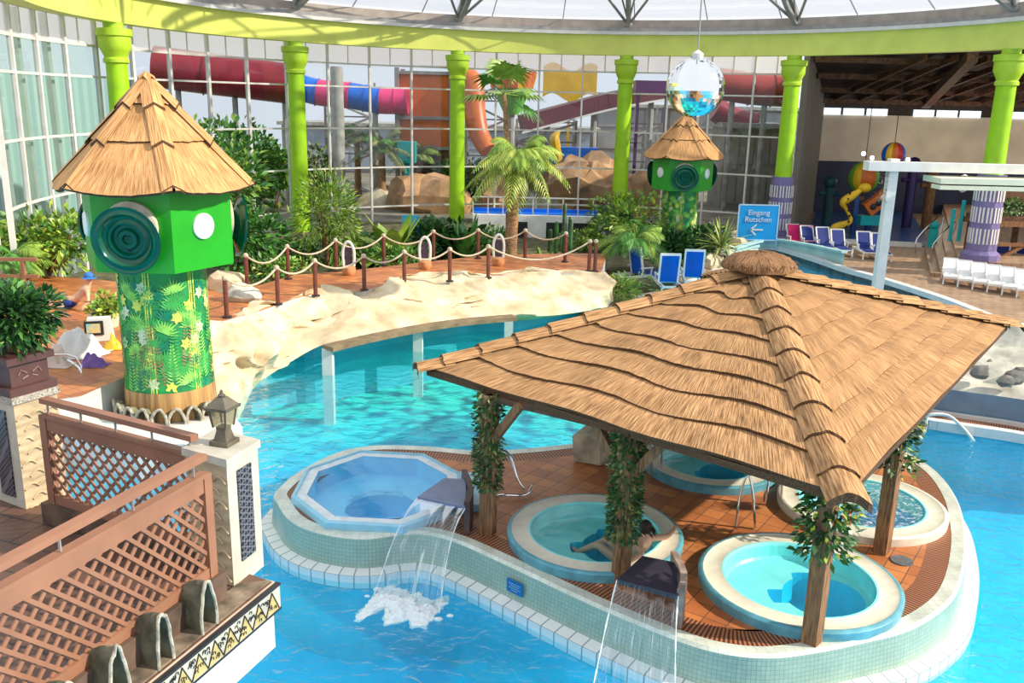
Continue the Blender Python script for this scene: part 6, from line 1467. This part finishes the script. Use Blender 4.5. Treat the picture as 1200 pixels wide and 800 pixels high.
# far edge behind rail B
Q0=V(Lf.x,Lf.y,0)+outB*.45; Q1=V(B1.x,B1.y,0)+outB*.4+(B1-B0).normalized()*3.2
poly=[E1,E0,E0+outB*.0+V(Bk_.x-Rg.x,Bk_.y-Rg.y,0)*1.0,Q1,V(-9.5,1.0,0),V(E1.x-2,E1.y,0)]
ar=sum(poly[i].x*poly[(i+1)%len(poly)].y-poly[(i+1)%len(poly)].x*poly[i].y for i in range(len(poly)))
if ar<0: poly.reverse()
m=MB(); m.prism(poly,2.3,2.42,bottom=True); struct(m,'floor_terrace',Mbrick('terrace_tile',(.15,.075,.05),(.11,.055,.038),(.05,.03,.025),.4,.4,.5,.012,.35))
ins=[V(A0.x,A0.y,0)-nout*.02,V(A2.x,A2.y,0)-nout*.02]
m=MB(); m.beam(V(A0.x,A0.y,2.54)-dA_*.1,V(A2.x,A2.y,2.54),.14,.26); struct(m,'trim_terrace_kerb',M('kerb_dark',(.13,.08,.055),.8,.3,4.,bump=.3))
m=MB(); m.beam(V(B1.x,B1.y,2.52),V(B0.x,B0.y,2.52),.16,.22); struct(m,'trim_terrace_kerb_rear',bpy.data.materials['kerb_dark'])
fas=mosaic('patterned_border_tile',(.03,.03,.05),(.75,.60,.18),(.62,.60,.52),11.)
m=MB(); m.beam(E0+V(0,0,2.40)-nout*.05-dA_*.02,E1+V(0,0,2.40)-nout*.05,.12,.035); struct(m,'trim_terrace_nosing',M('nosing_stone',(.55,.42,.32),.7,.1,3.))
bo=nout*.03; m=MB(); m.mat(0); m.beam(E0+V(0,0,2.28)+bo-dE*.03,E1+V(0,0,2.28)+bo,.05,.22)
for k in range(28):
    q=E0+dE*(.0+k*.19)+bo+nout*.027; z0,z1=2.185,2.375
    m.mat(1 if True else 0); m.add([q+V(0,0,z0),q+dE*.19+V(0,0,z0),q+dE*.095+V(0,0,z1)],[(0,1,2)])
    m.mat(2); r1=q+nout*.003
    for a_,b_ in ((V(0,0,z0),dE*.095+V(0,0,z1)),(dE*.095+V(0,0,z1),dE*.19+V(0,0,z0))): m.beam(r1+a_,r1+b_,.012,.004,up=(0,0,1))
    for j in range(5):
        c_=r1+dE*R_.uniform(.05,.14)+V(0,0,z0+R_.uniform(.02,.09)); m.tube([c_+dE*.018*math.cos(w_)+V(0,0,.018*math.sin(w_)) for w_ in (0,1.2,2.4,3.8)],.004,4)
    for j in range(6):
        c_=r1+dE*(.095+R_.uniform(.05,.14))+V(0,0,z0+R_.uniform(.09,.17)); m.tube([c_+dE*.018*math.cos(w_)+V(0,0,.018*math.sin(w_)) for w_ in (0,1.2,2.4,3.8)],.004,4)
struct(m,'trim_terrace_tile_band',[M('band_cream',(.50,.48,.40),.5,.1,8.),M('band_ochre',(.50,.39,.15),.5,.1,8.),black])
m=MB(); 
for z in (2.395,2.165): m.beam(E0+V(0,0,z)+nout*.035-dE*.04,E1+V(0,0,z)+nout*.035,.05,.02)
struct(m,'trim_terrace_band_edge',black)
m=MB(); m.prism([p for p in poly],1.78,2.3,bottom=True); struct(m,'wall_terrace_fascia',white)
m=MB(); P=[V(A0.x,A0.y,0)+nout*.02-dA_*.30,E0-nout*.02,E1-nout*.02,V(A2.x,A2.y,0)+nout*.02]
ar=sum(P[i].x*P[(i+1)%4].y-P[(i+1)%4].x*P[i].y for i in range(4)); P=P if ar>0 else P[::-1]
m.prism(P,2.40,2.435); struct(m,'trim_terrace_ledge',M('ledge_moss',(.26,.20,.14),.9,.35,5.,bump=.5))
# arches on the ledge
for i,t_ in enumerate((.35,.85,1.30,1.72)):
    q=V(A0.x,A0.y,2.43)+dA_*t_+nout*.24; 
    arch_stone(q,nout,.17,.42,'ledge_arch',['mossy stone arch on the terrace ledge beside the lantern pillar','mossy stone arch on the terrace ledge, second from the lantern pillar','mossy stone arch on the terrace ledge, third from the lantern pillar','mossy stone arch on the terrace ledge at the bottom frame edge'][i],None,.017)
# pillar lantern
c=(N_+Rg+Lf+Bk_)/4; c=V(c.x,c.y,ZT)+V(.03,0,0); lm=M('lantern_bronze',(.17,.15,.11),.45,.2,6.,metal=.4); o=thing('pillar_lantern','bronze four sided lantern standing on the terrace pillar','lantern',tuple(c)); rz=math.atan2(dA.y,dA.x)
m=MB(); m.box(tuple(c+V(0,0,.02)),(.18,.18,.04),rz); m.box(tuple(c+V(0,0,.085)),(.13,.13,.10),rz,.65); m.box(tuple(c+V(0,0,.15)),(.09,.09,.03),rz); m.build('base',lm,o)
m=MB()
for k in range(4):
    a=rz+PI/4+k*PI/2; m.beam(c+V(math.cos(a)*.085,math.sin(a)*.085,.16),c+V(math.cos(a)*.115,math.sin(a)*.115,.32),.014)
m.build('cage',lm,o)
m=MB(); 
for k in range(4):
    a=rz+PI/4+k*PI/2;b2=a+PI/2; m.quad(c+V(math.cos(a)*.083,math.sin(a)*.083,.165),c+V(math.cos(b2)*.083,math.sin(b2)*.083,.165),c+V(math.cos(b2)*.113,math.sin(b2)*.113,.315),c+V(math.cos(a)*.113,math.sin(a)*.113,.315))
m.build('glass_pane',Mglass('lantern_glass',(.75,.72,.6),.1,.35,(.6,.55,.4)),o)
m=MB(); m.box(tuple(c+V(0,0,.335)),(.22,.22,.025),rz); m.box(tuple(c+V(0,0,.385)),(.20,.20,.08),rz,.35); m.lathe([(.03,.42),(.035,.44),(.015,.455),(.012,.48),(.001,.49)],tuple(c),10); m.build('roof',lm,o)
